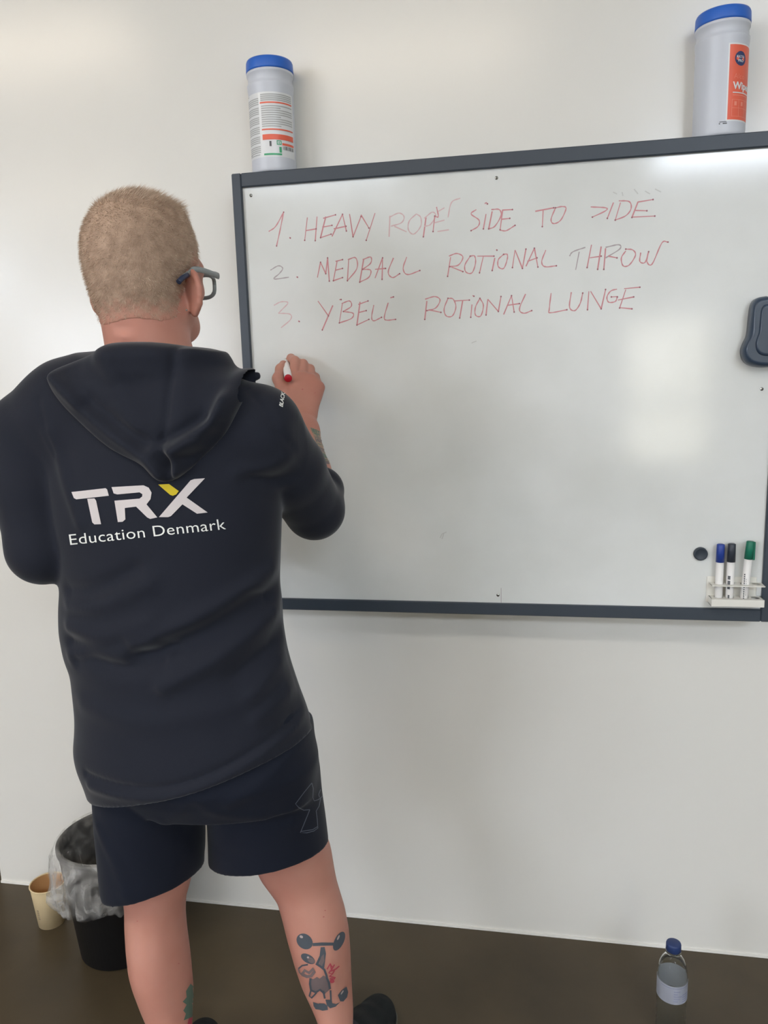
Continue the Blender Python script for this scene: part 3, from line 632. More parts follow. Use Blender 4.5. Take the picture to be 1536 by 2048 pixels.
leg_l = sil_rings([(1660, 226, 396, -.50, .085), (1720, 234, 392, -.505, .076), (1767, 241, 384, -.51, .068), (1800, 246, 374.5, -.515, .064), (1835, 246, 373, -.52, .066), (1874, 248, 376, -.53, .070), (1919, 253, 382, -.54, .070), (1946, 260, 385, -.545, .066), (1994, 277, 389, -.55, .058),
    (2048, 300, 387, -.565, .049), (2100, 318, 385, -.58, .043), (2150, 325, 385, -.59, .042), (2190, 322, 388, -.595, .045)])

# ---------- the skin: one continuous surface with head, neck, trunk, arms, hands and legs
B = Vol(axis((-.95, -.79, .006), (-.79, -.30, .0026)), axis((-.74, -.62, .005), (-.62, -.38, .0028), (-.38, -.24, .004), (-.24, -.075, .0021)), axis((.0, .10, .006), (.10, .42, .0036), (.42, 1.14, .009), (1.14, 1.24, .004), (1.24, 1.70, .0023)))
B.loft([q for q in T_R if q[0] > .69], .03, grow=-.022)
B.chain([P(250, 800, -.535), SL], [.055, .055], .03); B.chain([P(350, 825, -.535), SR + [0, 0, -.02]], [.048, .046], .03)
B.chain([SL, (SL + EL) / 2, EL], [.058, .052, .043], .02); B.chain([EL, EL * .55 + WL * .45, WL], [.043, .042, .028], .02)
B.chain([SR + [0, 0, -.02], (SR + ER) / 2, ER], [.047, .044, .040], .02); B.chain([ER, ER * .62 + WR * .38, WR * .85 + ER * .15, WR], [.038, .0385, .0275, .0255], .015)
B.loft(leg_r, .02); B.loft(leg_l, .02)
HIPL, HIPR = P(295, 1500, -.52), P(500, 1490, -.50)
B.cone(HIPL, P(310, 1660, -.50), .095, .075, .03); B.cone(HIPR, P(565, 1640, -.44), .095, .075, .03)
# feet inside the shoes
RF_T, RF_D = np.array([-.293, -.278]), np.array([.235, .972]); LF_T, LF_D = np.array([-.650, -.392]), np.array([-.02, 1.0])
for T2, D2 in ((RF_T, RF_D), (LF_T, LF_D)):
    q = lambda f, z: np.array([*(T2 - D2 * f), z])
    B.chain([q(.205, .075), q(.13, .055), q(.05, .030)], [.036, .034, .022], .02); B.cone(q(.235, .035), q(.06, .028), .028, .030, .02)
# neck and head
B.cone(H(.0, -.030, -.075), NECK + [0, .01, -.02], .0635, .069, .03)
B.cone(NECK + [.0, .0, -.03], P(190, 815, -.54), .055, .045, .03); B.cone(NECK + [.0, .0, -.03], P(400, 815, -.54), .055, .045, .03)
B.ell(H(0, -.014, .002), (.0805, .101, .0885), .0, HA)
B.ell(H(0, -.052, -.035), (.058, .047, .052), .03, HA)
B.ell(H(0, .028, -.050), (.063, .058, .074), .025, HA)
B.chain([H(.054, .000, -.086), H(.030, .052, -.112), H(0, .074, -.116)], [.018, .018, .018], .025); B.chain([H(-.054, .000, -.086), H(-.030, .052, -.112), H(0, .074, -.116)], [.018, .018, .018], .025)
B.cone(H(-.045, .070, -.018), H(.045, .070, -.018), .016, .016, .018)                                   # brow
for sx in (-1, 1):
    B.ell(H(sx * .040, .060, -.055), (.022, .024, .019), .02, HA)                                          # cheekbone
    B.ell(H(sx * .031, .094, -.038), (.017, .014, .011), .008, HA, cut=True)                               # eye socket
    B.ell(H(sx * .031, .079, -.038), (.0135, .0115, .0115), .004, HA)                                      # lids
B.chain([H(0, .088, -.030), H(0, .103, -.055), H(0, .112, -.070)], [.008, .010, .0115], .010)
for sx in (-1, 1): B.ell(H(sx * .012, .100, -.072), (.008, .009, .007), .006, HA)
B.ell(H(0, .094, -.096), (.022, .009, .006), .006, HA); B.ell(H(0, .092, -.106), (.020, .009, .006), .006, HA)
# ears: a leaning shell with a raised rim and a lobe
for sx in (-1, 1):
    fl = math.radians(58 if sx > 0 else 15); u = HA @ np.array([sx * math.sin(fl), -math.cos(fl), .10]); u /= np.linalg.norm(u)      # root to rim
    up = HA @ np.array([sx * .10, -.10, 1.0]); up -= u * (up @ u); up /= np.linalg.norm(up); nn = np.cross(u, up); AX = np.stack([u, up, nn], 1)
    c = H(sx * .0755, -.004, -.064) + u * .012
    B.ell(c, (.0215, .031, .0065), .006, AX)
    rim = [c + u * .019 * math.cos(t) + up * .030 * math.sin(t) for t in np.linspace(-1.2, 2.2, 9)]
    B.chain(rim, [.0042] * 9, .004); B.ell(c - up * .029 - u * .004, (.0095, .0105, .0058), .005, AX)
    B.ell(c + u * .004 + nn * (.006 if nn @ (HA @ np.array([0, 1.0, 0])) > 0 else -.006), (.010, .018, .006), .003, AX, cut=True)
def crease(pts, h, w):
    """a soft line pressed (h>0) or raised (h<0) along points"""
    pts = [np.array(p) for p in pts]
    for a, b in zip(pts, pts[1:]):
        ab = b - a; L = ab @ ab; m = w * 3
        B.mod(lambda X, Y, Z: h * .7 * np.exp(-(((X - a[0] - (t := np.clip(((X - a[0]) * ab[0] + (Y - a[1]) * ab[1] + (Z - a[2]) * ab[2]) / L, 0, 1)) * ab[0]) ** 2 + (Y - a[1] - t * ab[1]) ** 2 + (Z - a[2] - t * ab[2]) ** 2) / w ** 2)), np.minimum(a, b) - m, np.maximum(a, b) + m)
crease(smooth_pts([P(230, 655, -.612), P(290, 658, -.618), P(340, 672, -.60), P(372, 690, -.57)], 3), .007, .005)
crease(smooth_pts([P(350, 640, -.59), P(372, 665, -.56), P(382, 690, -.55)], 3), .007, .005)
crease(smooth_pts([P(225, 675, -.612), P(290, 676, -.618), P(340, 686, -.60)], 3), -.003, .008)
# right hand: back of the hand to the camera, fingers closed round the pen
KN = [P(589, 760, -.165), P(606, 757, -.158), P(624, 762, -.155), P(637.5, 775, -.160)]          # knuckles, index to little
for kx, wq, rr in zip(KN, (-.010, -.003, .005, .011), (.0145, .0150, .0145, .0130)):
    base = WR + np.array([wq, .004, .012]); B.cone(base, kx, .0165, rr, .012)
B.cone(P(600, 790, -.175), P(622, 792, -.170), .017, .016, .012)
PIP = [P(590, 722, -.128), P(606, 728, -.118), P(620, 738, -.116), P(631, 754, -.118)]
DIP = [P(582, 716, -.104), P(597, 733, -.097), P(609, 747, -.097), P(620, 762, -.100)]
TIP = [P(577.5, 722, -.094), P(586, 742, -.0955), P(596, 754, -.097), P(606, 768, -.099)]
for k in range(4):
    r0 = (.0102, .0104, .0098, .0088)[k]; B.chain([KN[k], PIP[k], DIP[k], TIP[k]], [r0 * 1.12, r0, r0 * .88, r0 * .78], .0035)
B.chain([WR + [-.012, .006, .014], P(568, 785, -.178), P(556, 757, -.165), P(561, 738, -.140), P(566.5, 728, -.122)], [.015, .0155, .0110, .0098, .0082], .008)
# left hand, resting against the belly
u = np.array([.88, .10, .28]); u /= np.linalg.norm(u); v = np.array([-.25, .1, .95]); v -= u * (v @ u); v /= np.linalg.norm(v); nrm = np.cross(u, v)
for k in range(4):
    o = (k - 1.5) * -.019; base = WL + u * .012 + v * o * .5; kn = WL + u * .082 + v * o - nrm * .004 * abs(k - 1.3)
    B.cone(base, kn, .015, .0125, .010); ln = (.040, .046, .042, .033)[k]; p1 = kn + u * ln - nrm * .012; p2 = p1 + u * ln * .5 - nrm * .016; p3 = p2 + u * .012 - nrm * .016
    B.chain([kn, p1, p2, p3], [.0105, .0095, .0085, .0075], .003)
B.chain([WL + u * .02 + v * .015, WL + u * .05 + v * .045 - nrm * .01, WL + u * .085 + v * .055 - nrm * .02, WL + u * .108 + v * .052 - nrm * .03], [.015, .0125, .0105, .0085], .006)
body, bco, bq = B.mesh('body', M['skin'], person, 2)

# ---------- hair: a close-cropped cap over the skull with short strands
HV = Vol(axis((HC[0] - .115, HC[0] + .115, .0025)), axis((HC[1] - .13, HC[1] + .13, .0025)), axis((HC[2] - .13, HC[2] + .12, .0025)))
HV.ell(H(0, -.014, .002), (.0820, .1025, .0905), .0, HA); HV.ell(H(0, -.052, -.035), (.0595, .0485, .0535), .03, HA)
HV.cone(H(.0, -.030, -.075), NECK + [0, .01, -.02], .0645, .070, .03)
HV.cone(H(-.02, .01, .070), H(.025, .04, .062), .024, .020, .03)                                         # longer on top
def hairline(X, Y, Z):
    x, y, z = X - HC[0], Y - HC[1], Z - HC[2]; lx = x * HA[0, 0] + y * HA[1, 0]; ly = x * HA[0, 1] + y * HA[1, 1]
    low = np.interp(ly, [-.2, -.06, -.03, -.008, .012, .030, .045, .060, .075, .09], [-.110, -.110, -.100, -.050, -.020, -.020, -.015, .030, .050, .12]) + .003 * np.sin(lx * 60)
    return low - z
HV.F = np.maximum(HV.F, hairline(HV.a[0][:, None, None], HV.a[1][None, :, None], HV.a[2][None, None, :]).astype(np.float32))
hair, hco, hq = HV.mesh('hair', M['hair'], person, 2)
dn = -hairline(hco[:, 0], hco[:, 1], hco[:, 2]); dn = np.clip(dn / .035 + .25 * np.sin(hco[:, 0] * 310) * np.sin(hco[:, 2] * 270), 0, 1) * .85 + .15
at_ = hair.data.attributes.new('hair_amount', 'FLOAT', 'POINT'); at_.data.foreach_set('value', dn.astype(np.float32))
nv = np.empty(len(hco) * 3, np.float32); hair.data.vertices.foreach_get('normal', nv); nv = nv.reshape(-1, 3)
loc = (hco - HC) @ HA; good = np.where(((loc ** 2 / np.array([.07, .09, .08]) ** 2).sum(1) > 1) & (nv[:, 2] > -.75))[0]
pw = dn[good] ** 1.0; pick = rng.choice(good, 16000, p=pw / pw.sum()); p0 = hco[pick]; nn = nv[pick] + rng.normal(0, .22, (len(pick), 3)); lz = loc[pick, 2]
top = np.clip((lz - .055) / .025, 0, 1)[:, None]
comb = (1 - top) * np.array([0, 0, -.9]) + top * (HA @ np.array([.9, .45, .35]))
dr = nn * (1 - .45 * top) + comb * (.75 + .3 * top); dr /= np.linalg.norm(dr, axis=1)[:, None]
ln = (.0034 + .0036 * rng.random(len(pick)))[:, None] * (1 + 2.0 * top * rng.random((len(pick), 1)))
sd = np.cross(dr, rng.normal(0, 1, (len(pick), 3))); sd /= np.linalg.norm(sd, axis=1)[:, None]; wd = .00040
V = np.stack([p0 - sd * wd - nn * .001, p0 + sd * wd - nn * .001, p0 + dr * ln], 1).reshape(-1, 3)
me = bpy.data.meshes.new('strands'); me.from_pydata(V.tolist(), [], np.arange(len(V)).reshape(-1, 3).tolist())
st = link('cropped_strands', me, M['strand'], hair); st['kind'] = 'stuff'

# ---------- glasses
_H = H
def H(x, y, z): return _H(x, y * .93, z + .002)
gl = empty('glasses', tuple(H(0, .10, -.035)), None); gl.parent = person; gl.matrix_parent_inverse = person.matrix_world.inverted()
for sx in (-1, 1):
    bm = bmesh.new(); pts = [H(sx * (.0835 if sx > 0 else .078), -.040, -.047), H(sx * .0850, -.018, -.037), H(sx * .0835, .0, -.0295), H(sx * .0800, .045, -.027), H(sx * .0775, .098, -.029)]
    tube(bm, smooth_pts(pts, 5), [.0030] + [.0046] * 18 + [.0056] * 2, 12, flat=.42, upv=(0, 0, 1)); from_bm('temple', bm, M['glasses'], gl)
    bm = bmesh.new(); tube(bm, smooth_pts([H(sx * (.0815 if sx > 0 else .074), -.050, -.054), H(sx * (.0835 if sx > 0 else .078), -.040, -.047), H(sx * .0845, -.026, -.041)], 4), .0042, 10); from_bm('temple_tip', bm, M['glasses_tip'], gl)
    rim = []
    for t in np.linspace(0, 2 * math.pi, 37)[:-1]:
        c_, s_ = math.cos(t), math.sin(t); e = .62; x = .0280 * np.sign(c_) * abs(c_) ** e; z = .0185 * np.sign(s_) * abs(s_) ** e
        rim.append(H(sx * .0385 + x, 0.114 - .012 * ((abs(sx * .0385 + x)) / .07) ** 2, -.043 + z * (1.0 if z > 0 else 1.05)))
    bm = bmesh.new(); tube(bm, rim + rim[:2], .0034, 8); from_bm('rim', bm, M['glasses'], gl)
    bm = bmesh.new(); bm.faces.new([bm.verts.new(p) for p in rim]); bmesh.ops.solidify(bm, geom=bm.faces[:], thickness=.0012); from_bm('lens', bm, M['lens'], gl)
bm = bmesh.new(); tube(bm, smooth_pts([H(-.012, .116, -.041), H(0, .119, -.038), H(.012, .116, -.041)], 4), .0030, 8); from_bm('bridge', bm, M['glasses'], gl)
for sx in (-1, 1):
    bm = bmesh.new(); lathe(bm, [(0, .0118)] + [(.0118 * math.sin(a), .0118 * math.cos(a)) for a in np.linspace(.2, math.pi - .2, 12)] + [(0, -.0118)], H(sx * .031, .0805, -.038), 24, tuple(HA[:, 1])); e_ = from_bm('eyeball', bm, M['eye'], person)
    bm = bmesh.new(); lathe(bm, [(0, .0121), (.0055, .0108), (.0055, .009)], H(sx * .031, .0805, -.038), 20, tuple(HA[:, 1])); from_bm('iris', bm, M['iris'], e_)
bm = bmesh.new(); c = P(373, 620, -.565); lathe(bm, [(0, .0016), (.0012, .0011), (.0016, 0), (.0012, -.0011), (0, -.0016)], c, 14); from_bm('earring', bm, M['steel'], person)

# ---------- hoodie
G = .0034
HO = Vol(axis((-.955, -.300, G)), axis((-.72, -.27, G)), axis((.50, 1.455, G)))
hem_pts = [P(193, 1597, -.60), P(383, 1584, -.675), P(636, 1470, -.55)]
def plane(p, q, r_, up=True):
    n = np.cross(q - p, r_ - p); n /= np.linalg.norm(n)
    if n[2] < 0: n = -n
    return (lambda X, Y, Z: -(n[0] * (X - p[0]) + n[1] * (Y - p[1]) + n[2] * (Z - p[2])))       # positive below the plane
HO.loft([(z, cx, cy, a, b + .006 * min(1, max(0, (.85 - z) / .15))) for z, cx, cy, a, b in T_R], .03, extra=plane(*hem_pts))
HO.chain([P(240, 795, -.54), P(150, 820, -.545), SL], [.078, .076, .073], .045); HO.chain([P(350, 805, -.54), P(430, 848, -.535), SR + [-.005, .0, -.013]], [.072, .066, .070], .03)
HO.chain([SL, SL * .5 + EL * .5 + [-.004, 0, 0], EL], [.073, .070, .0575], .009); HO.chain([EL, EL * .5 + WL * .5, WL * .9 + EL * .1], [.0575, .056, .042], .015)
HO.chain([SR + [-.005, .0, -.013], SR * .5 + ER * .5 + [.0, -.008, .0], ER + [0, 0, -.002]], [.073, .063, .0535], .012)
CU = P(652, 936, -.288); ca = (CU - ER) / np.linalg.norm(CU - ER)
HO.cone(ER, CU - ca * .062, .0535, .0465, .012)
# collar ring round the neck, higher behind
ring = []
for t in np.linspace(0, 2 * math.pi, 25):
    ring.append(NECK + np.array([.076 * math.cos(t), .072 * math.sin(t) + .004, -.010 - .020 * (math.sin(t) + 1) / 2 - .014 * math.cos(t) ** 2]))
HO.chain(ring, [.015] * 25, .015)
HO.cut(lambda X, Y, Z: np.sqrt((X - NECK[0]) ** 2 + (Y - NECK[1] - .006) ** 2) - .073, NECK + [-.1, -.1, -.05], NECK + [.1, .1, .15], .004)
# zipper flap of the open collar, over the right shoulder
HO.chain([P(430, 766, -.50), P(465, 760, -.49), P(490, 757, -.485), P(514, 752, -.48)], [.014, .0125, .0105, .0075], .003)
def seg2(X, Z, pts):
    d = None
    for a, b in zip(pts, pts[1:]):
        ab = (b[0] - a[0], b[1] - a[1]); L = ab[0] ** 2 + ab[1] ** 2 + 1e-12
        t = np.clip(((X - a[0]) * ab[0] + (Z - a[1]) * ab[1]) / L, 0, 1); q = (X - a[0] - t * ab[0]) ** 2 + (Z - a[1] - t * ab[1]) ** 2
        d = q if d is None else np.minimum(d, q)
    return np.sqrt(d)
def back_line(pts, Y=-.665): return [(p[0], p[2]) for p in (P(x, y, Y) for x, y in smooth_pts(pts, 4))]
def fold(V, pts, h, w, Y=-.665, ymax=-.52):
    """a cloth fold on the back: h > 0 raised, h < 0 pressed in"""
    l = back_line(pts, Y); a = np.array(l); m = 3 * w
    def fn(X, Yv, Z):
        d = seg2(X, Z, l); s_ = np.minimum(1, np.arange(1)) if False else 1
        return -h * np.exp(-(d / w) ** 2) * np.clip((ymax - Yv) / .04, 0, 1)
    V.mod(fn, (a[:, 0].min() - m, -.8, a[:, 1].min() - m), (a[:, 0].max() + m, ymax, a[:, 1].max() + m))
HT = HO.F.copy()                                     # plain shape kept for the hood
FOLDS = [  # sweeping folds from the right waist down to the left, gathered cloth at the waist and below the arms
    ([(560, 1120), (470, 1200), (330, 1265), (200, 1300), (130, 1322)], .007, .016), ([(564, 1160), (480, 1240), (380, 1290), (290, 1310)], -.007, .014), ([(566, 1200), (500, 1275), (420, 1330), (330, 1370)], .007, .015),
    ([(568, 1240), (520, 1310), (450, 1372)], -.006, .013), ([(575, 1285), (545, 1340), (490, 1410)], .006, .014), ([(250, 1285), (190, 1302), (128, 1296)], -.006, .013), ([(300, 1240), (210, 1268), (120, 1262)], .005, .013),
    ([(320, 1325), (250, 1335), (180, 1322), (140, 1328)], -.0075, .012), ([(345, 1300), (270, 1312)], -.006, .010), ([(470, 1220), (400, 1262), (330, 1285)], -.006, .012),
    ([(120, 1195), (190, 1180), (270, 1140)], -.005, .014), ([(118, 1215), (200, 1210), (300, 1165)], .005, .015), ([(545, 925), (500, 950), (450, 955)], .004, .012), ([(560, 965), (510, 975), (470, 968)], -.004, .010), ([(562, 990), (520, 1000)], .004, .010),
    ([(560, 860), (572, 920), (566, 985), (560, 1050)], -.009, .010), ([(150, 1420), (300, 1440), (450, 1425), (600, 1400)], .003, .02), ([(160, 1560), (330, 1566), (470, 1530), (620, 1455)], -.004, .006),
    ([(170, 1580), (330, 1580), (470, 1545), (625, 1468)], .004, .010), ([(590, 1360), (560, 1420), (500, 1460)], .005, .015), ([(600, 1400), (585, 1450), (540, 1490)], -.004, .012),
    ([(75, 870), (110, 960), (150, 1050)], .004, .012), ([(630, 1045), (600, 1030), (575, 1000)], -.004, .009), ([(655, 1020), (620, 985), (590, 960)], .003, .010)]
for pts, h, w_ in FOLDS: fold(HO, pts, h * 1.35, w_)
for pts in ([(463, 782), (500, 815), (530, 860), (553, 905), (563, 950)], [(70, 800), (85, 850), (105, 910)]): fold(HO, pts, -.0028, .0042, -.64)
hoodie, hoco, hoq = HO.mesh('hoodie', M['hoodie'], person, 3)

# hood lying on the back
hood_px = [(195, 682), (150, 704), (100, 724), (76, 742), (72, 760), (92, 792), (145, 845), (215, 898), (280, 930), (306, 955), (326, 964), (350, 958), (388, 922), (428, 872), (450, 820), (461, 770), (458, 742), (440, 720), (385, 684), (290, 676)]
HD = Vol(axis((-.86, -.42, .003)), axis((-.75, -.40, .003)), axis((1.18, 1.455, .003)))
def resample(src, F, dst):
    out = F
    for e in range(3):
        i = np.clip(np.searchsorted(src[e], dst[e]) - 1, 0, len(src[e]) - 2); t = np.clip((dst[e] - src[e][i]) / (src[e][i + 1] - src[e][i]), 0, 1)
        sh = [1, 1, 1]; sh[e] = -1; t = t.reshape(sh); out = np.take(out, i, e) * (1 - t) + np.take(out, i + 1, e) * t
    return out
Fb = resample(HO.a, HT, HD.a); X, Y, Z = HD.a[0][:, None, None], HD.a[1][None, :, None], HD.a[2][None, None, :]
pl = back_line(hood_px + [hood_px[0]], -.66); d2 = seg2(X, Z, pl)[:, 0, :]
poly = np.array(pl); Xi, Zi = np.broadcast_arrays(HD.a[0][:, None], HD.a[2][None, :]); ins = np.zeros(Xi.shape, bool)
for (xa, za), (xb, zb_) in zip(poly, np.roll(poly, -1, 0)):
    ins ^= ((za > Zi) != (zb_ > Zi)) & (Xi < (xb - xa) * (Zi - za) / (zb_ - za + 1e-12) + xa)
d2 = np.where(ins, -d2, d2)
th = .013 + .008 * np.clip(-d2 / .05, 0, 1)
def hf(pts, h, w_):
    global th
    th = th + 1.25 * h * np.exp(-(seg2(HD.a[0][:, None], HD.a[2][None, :], back_line(pts, -.67)) / w_) ** 2)
hf([(80, 752), (140, 806), (215, 862), (282, 910), (322, 952)], .012, .012); hf([(165, 812), (215, 846), (265, 877), (305, 905)], -.010, .014); hf([(305, 905), (335, 900), (372, 878), (415, 842), (430, 800)], .014, .013)
hf([(318, 885), (350, 868), (395, 838)], -.008, .010); hf([(348, 955), (346, 925), (352, 905), (385, 890)], .011, .010); hf([(332, 955), (330, 925), (322, 910)], -.012, .008); hf([(372, 918), (400, 890), (425, 850)], -.007, .010)
hf([(318, 700), (320, 770), (322, 840), (318, 885)], -.0035, .006); hf([(345, 705), (345, 780), (350, 850)], .004, .016); hf([(200, 715), (225, 780), (265, 850)], .006, .022); hf([(440, 735), (432, 790), (415, 845)], .008, .016); hf([(180, 705), (290, 700), (390, 710)], .006, .016)
a_ = Fb - th[:, None, :]; b_ = np.broadcast_to(d2[:, None, :], a_.shape)
kk = .012; F = -smin(-a_, -b_, kk); F = np.maximum(F, (Y + .525) + 0 * X + 0 * Z)
neckcut = np.sqrt((X - NECK[0]) ** 2 + (Y - NECK[1] - .006) ** 2) - .0735 + 0 * Z; F = np.maximum(F, -neckcut); F = np.maximum(F, -Fb - .004)
HD.F = F.astype(np.float32)
hood, hdco, hdq = HD.mesh('hood', M['hoodie'], hoodie, 3)

# ---------- shorts
SH = Vol(axis((-.90, -.31, .0034)), axis((-.70, -.30, .0034)), axis((.33, .90, .0034)))
SH.loft([(z, cx, cy, a - max(0, .70 - z) * .30, b - max(0, .70 - z) * .5) for z, cx, cy, a, b in T_R if z < .86], .02, grow=-.006, extra=lambda X, Y, Z: .640 - Z + 0 * X + 0 * Y)
s_r = sil_rings([(1440, 400, 616, -.49, .10), (1500, 400, 632, -.485, .11), (1543, 404, 639, -.475, .112), (1595, 410, 645, -.465, .113), (1643, 413.5, 652, -.455, .110), (1684, 414.5, 657, -.45, .108), (1715, 415, 658, -.445, .106), (1790, 415, 659, -.445, .106)])
s_l = sil_rings([(1440, 185, 400, -.54, .10), (1500, 180, 404, -.54, .105), (1543, 178, 405, -.535, .110), (1583, 180, 406.5, -.53, .112), (1627, 183, 408, -.525, .112), (1684, 188.5, 410.5, -.52, .110), (1744, 194, 411, -.515, .108), (1785, 204, 410, -.51, .106), (1870, 210, 410, -.51, .106)])
hr_, hl_ = plane(P(416, 1716, -.445), P(657.5, 1690, -.445), P(556, 1745, -.552)), plane(P(202, 1778, -.51), P(410, 1738, -.51), P(262, 1806, -.612))
SH.loft(s_r, .03, extra=hr_); SH.loft(s_l, .004, extra=hl_)
for rings in (s_r, s_l):
    V2 = Vol(*SH.a); V2.loft([q for q in rings if q[0] < .62], 0, grow=-.006, ext=.05); V2.F[:, :, SH.a[2] > .47] = .5
    SH.F = np.maximum(SH.F, -V2.F)
for pts, h, w_ in (([(405, 1560), (380, 1600), (340, 1630)], .003, .012), ([(415, 1560), (450, 1610), (520, 1640)], .003, .012), ([(200, 1650), (240, 1720), (255, 1790)], .003, .012), ([(600, 1480), (560, 1540), (470, 1590)], .003, .012), ([(330, 1640), (340, 1720), (330, 1790)], .0025, .014), ([(640, 1560), (600, 1600), (560, 1700)], .0025, .014)):
    fold(SH, pts, h, w_, -.62, -.42)
shorts, shco, shq = SH.mesh('shorts', M['shorts'], person, 3)

# ---------- shoes and socks
for T2, D2, lab in ((RF_T, RF_D, 0), (LF_T, LF_D, 1)):
    N2 = np.array([D2[1], -D2[0]]); q = lambda f, s_, z: np.array([*(T2 - D2 * f + N2 * s_), z]); c = q(.14, 0, .05)
    V = Vol(axis((c[0] - .14, c[0] + .14, .0032)), axis((c[1] - .18, c[1] + .18, .0032)), axis((0.014, .135, .0032)))
    V.chain([q(.235, 0, .045), q(.17, .0, .045), q(.10, .006, .036), q(.055, .004, .030), q(.036, .0, .027)], [.037, .040, .042, .037, .030], .02)
    V.chain([q(.215, 0, .08), q(.17, .0, .075), q(.11, .0, .055)], [.040, .040, .030], .03); V.chain([q(.24, 0, .07), q(.215, 0, .10)], [.030, .040], .02)
    V.cut(lambda X, Y, Z: .0165 - Z + 0 * X + 0 * Y - (-0.0), (-2, -2, 0), (2, 2, .02)) if False else None
    V.cut(lambda X, Y, Z: np.sqrt((X - q(.212, 0, 0)[0]) ** 2 + (Y - q(.212, 0, 0)[1]) ** 2) - .038, q(.212, 0, .085) - [.06, .06, 0], q(.212, 0, .16) + .06)
    sh, _, _ = V.mesh('shoe', M['shoe'], person, 2)
    bm = bmesh.new(); o = [(.270, -.022), (.275, 0), (.270, .022), (.22, .037), (.15, .038), (.09, .048), (.05, .046), (.018, .033), (.002, .008), (.002, -.010), (.020, -.034), (.06, -.044), (.10, -.042), (.16, -.034), (.22, -.035)]
    o = smooth_pts([np.array(k) for k in o + [o[0]]], 4)[:-1]; lay = []
    for z, g in ((.001, .92), (.004, .99), (.018, 1.0), (.022, .96)): lay.append([bm.verts.new(q(.14 + (f - .14) * g, s_ * g, z)) for f, s_ in o])
    for a, b in zip(lay, lay[1:]):
        for i in range(len(o)): bm.faces.new((a[i], a[(i + 1) % len(o)], b[(i + 1) % len(o)], b[i])).smooth = True
    bm.faces.new(lay[0][::-1]); bm.faces.new(lay[-1]); from_bm('sole', bm, M['sole'], sh)
    bm = bmesh.new(); A0 = q(.212, 0, 0); tube(bm, [A0 + [0, 0, .06], A0 + [0, 0, .10], A0 + [0, 0, .122], A0 + [0, 0, .127]], [.045, .0445, .0445, .0425], 36); from_bm('sock', bm, M['sock'], person)

# ---------- prints and tattoos lie on the surface they belong to
def bvh(co, Q): return BVHTree.FromPolygons([tuple(p) for p in co], [tuple(int(i) for i in f) for f in Q])
def decal(name, sets, tree, m, parent, off=.0011, maxlen=5.0, label=None):
    """sets = [(vertices in photo pixels, faces, material index)]; every vertex is laid on the surface"""
    bm = bmesh.new(); k_ = 0
    for v, f, mi in sets:
        v, f = refine(np.array(v, float), f, maxlen); vs = []; lift = off + k_ * 2e-5; k_ += 1
        for p in v:
            o, d = ray(p[0], p[1]); h = tree.ray_cast(o, d)
            vs.append(bm.verts.new(h[0] + (h[1] if h[1].dot(d) < 0 else -h[1]) * lift) if h[0] is not None else None)
        for t in f:
            g = [vs[i] for i in t]
            if any(q is None for q in g) or max((g[i].co - g[i - 1].co).length for i in range(3)) > .03: continue
            try: x = bm.faces.new(g); x.material_index = mi; x.smooth = True
            except ValueError: pass
    o = from_bm(name, bm, m, parent, normals=False)
    if label: o['label'] = label
    return o
from mathutils.geometry import tessellate_polygon
def poly(pts, mi=0): return (pts, [tuple(t) for t in tessellate_polygon([[Vector((p[0], p[1], 0)) for p in pts]])], mi)
def line(pts, w_, mi=0):
    pts = [np.array(p, float) for p in pts]; v = []; f = []
    for i, p in enumerate(pts):
        t = pts[min(i + 1, len(pts) - 1)] - pts[max(i - 1, 0)]; t /= np.linalg.norm(t) + 1e-9; n = np.array([-t[1], t[0]]) * w_ / 2; v += [p + n, p - n]
        if i: f.append((2 * i - 2, 2 * i, 2 * i + 1, 2 * i - 1))
    return (v, f, mi)
def disc(c, rx, ry, mi=0, rot=0, n=22): return poly([(c[0] + rx * math.cos(t) * math.cos(rot) - ry * math.sin(t) * math.sin(rot), c[1] + rx * math.cos(t) * math.sin(rot) + ry * math.sin(t) * math.cos(rot)) for t in np.linspace(0, 2 * math.pi, n, endpoint=False)], mi)
t_ho = bvh(hoco, hoq); t_sh = bvh(shco, shq); t_b = bvh(bco, bq)
K = lambda pts: [(100 + x * .26042, 920 + y * .26042) for x, y in pts]
decal('emblem', [poly(K([(168,246),(430,216),(442,226),(455,274),(205,302),(186,292)])), poly(K([(290,298),(345,294),(358,312),(396,492),(345,494),(328,478)])),
    poly(K([(476,208),(720,194),(760,212),(782,250),(774,300),(745,338),(700,345),(704,352),(690,353),(676,356),(577,368),(582,455),(560,474),(524,476),(498,312),(690,296),(710,280),(712,262),(690,248),(520,264),(492,256)])),
    poly(K([(660,354),(740,336),(826,440),(772,452),(748,440)])),
    poly(K([(838,438),(1080,156),(1108,146),(1190,140),(1050,288),(1210,402),(1130,412),(1018,340),(930,430),(908,438)])), poly(K([(832,188),(915,184),(990,238),(970,264),(945,274),(925,268)]), 1)],
    t_ho, [M['print'], M['print_yellow']], hoodie, label='white three-letter emblem with a yellow stroke, TRX, on the back')
v, f = text_verts('Education Denmark', 1.0, bold=-.003, space=1.04); wid = v[:, 0].max(); a0, a1, up = np.array([139., 1090.]), np.array([452., 1058.]), np.array([-3.4, -22.0]) / .72
decal('lettering', [([a0 + (a1 - a0) * p[0] / wid + up * p[1] for p in v], f, 0)], t_ho, M['print_bright'], hoodie, label='white lettering, Education Denmark, on the back')
v, f = text_verts('BLACK', 1.0, shear=.25, bold=.02, space=.92); wid = v[:, 0].max(); a0, a1, up = np.array([564.5, 815.5]), np.array([569.5, 785.5]), np.array([-7.5, -2.0]) / .72
v2, f2 = text_verts('&', 1.0, shear=.25, bold=.02)
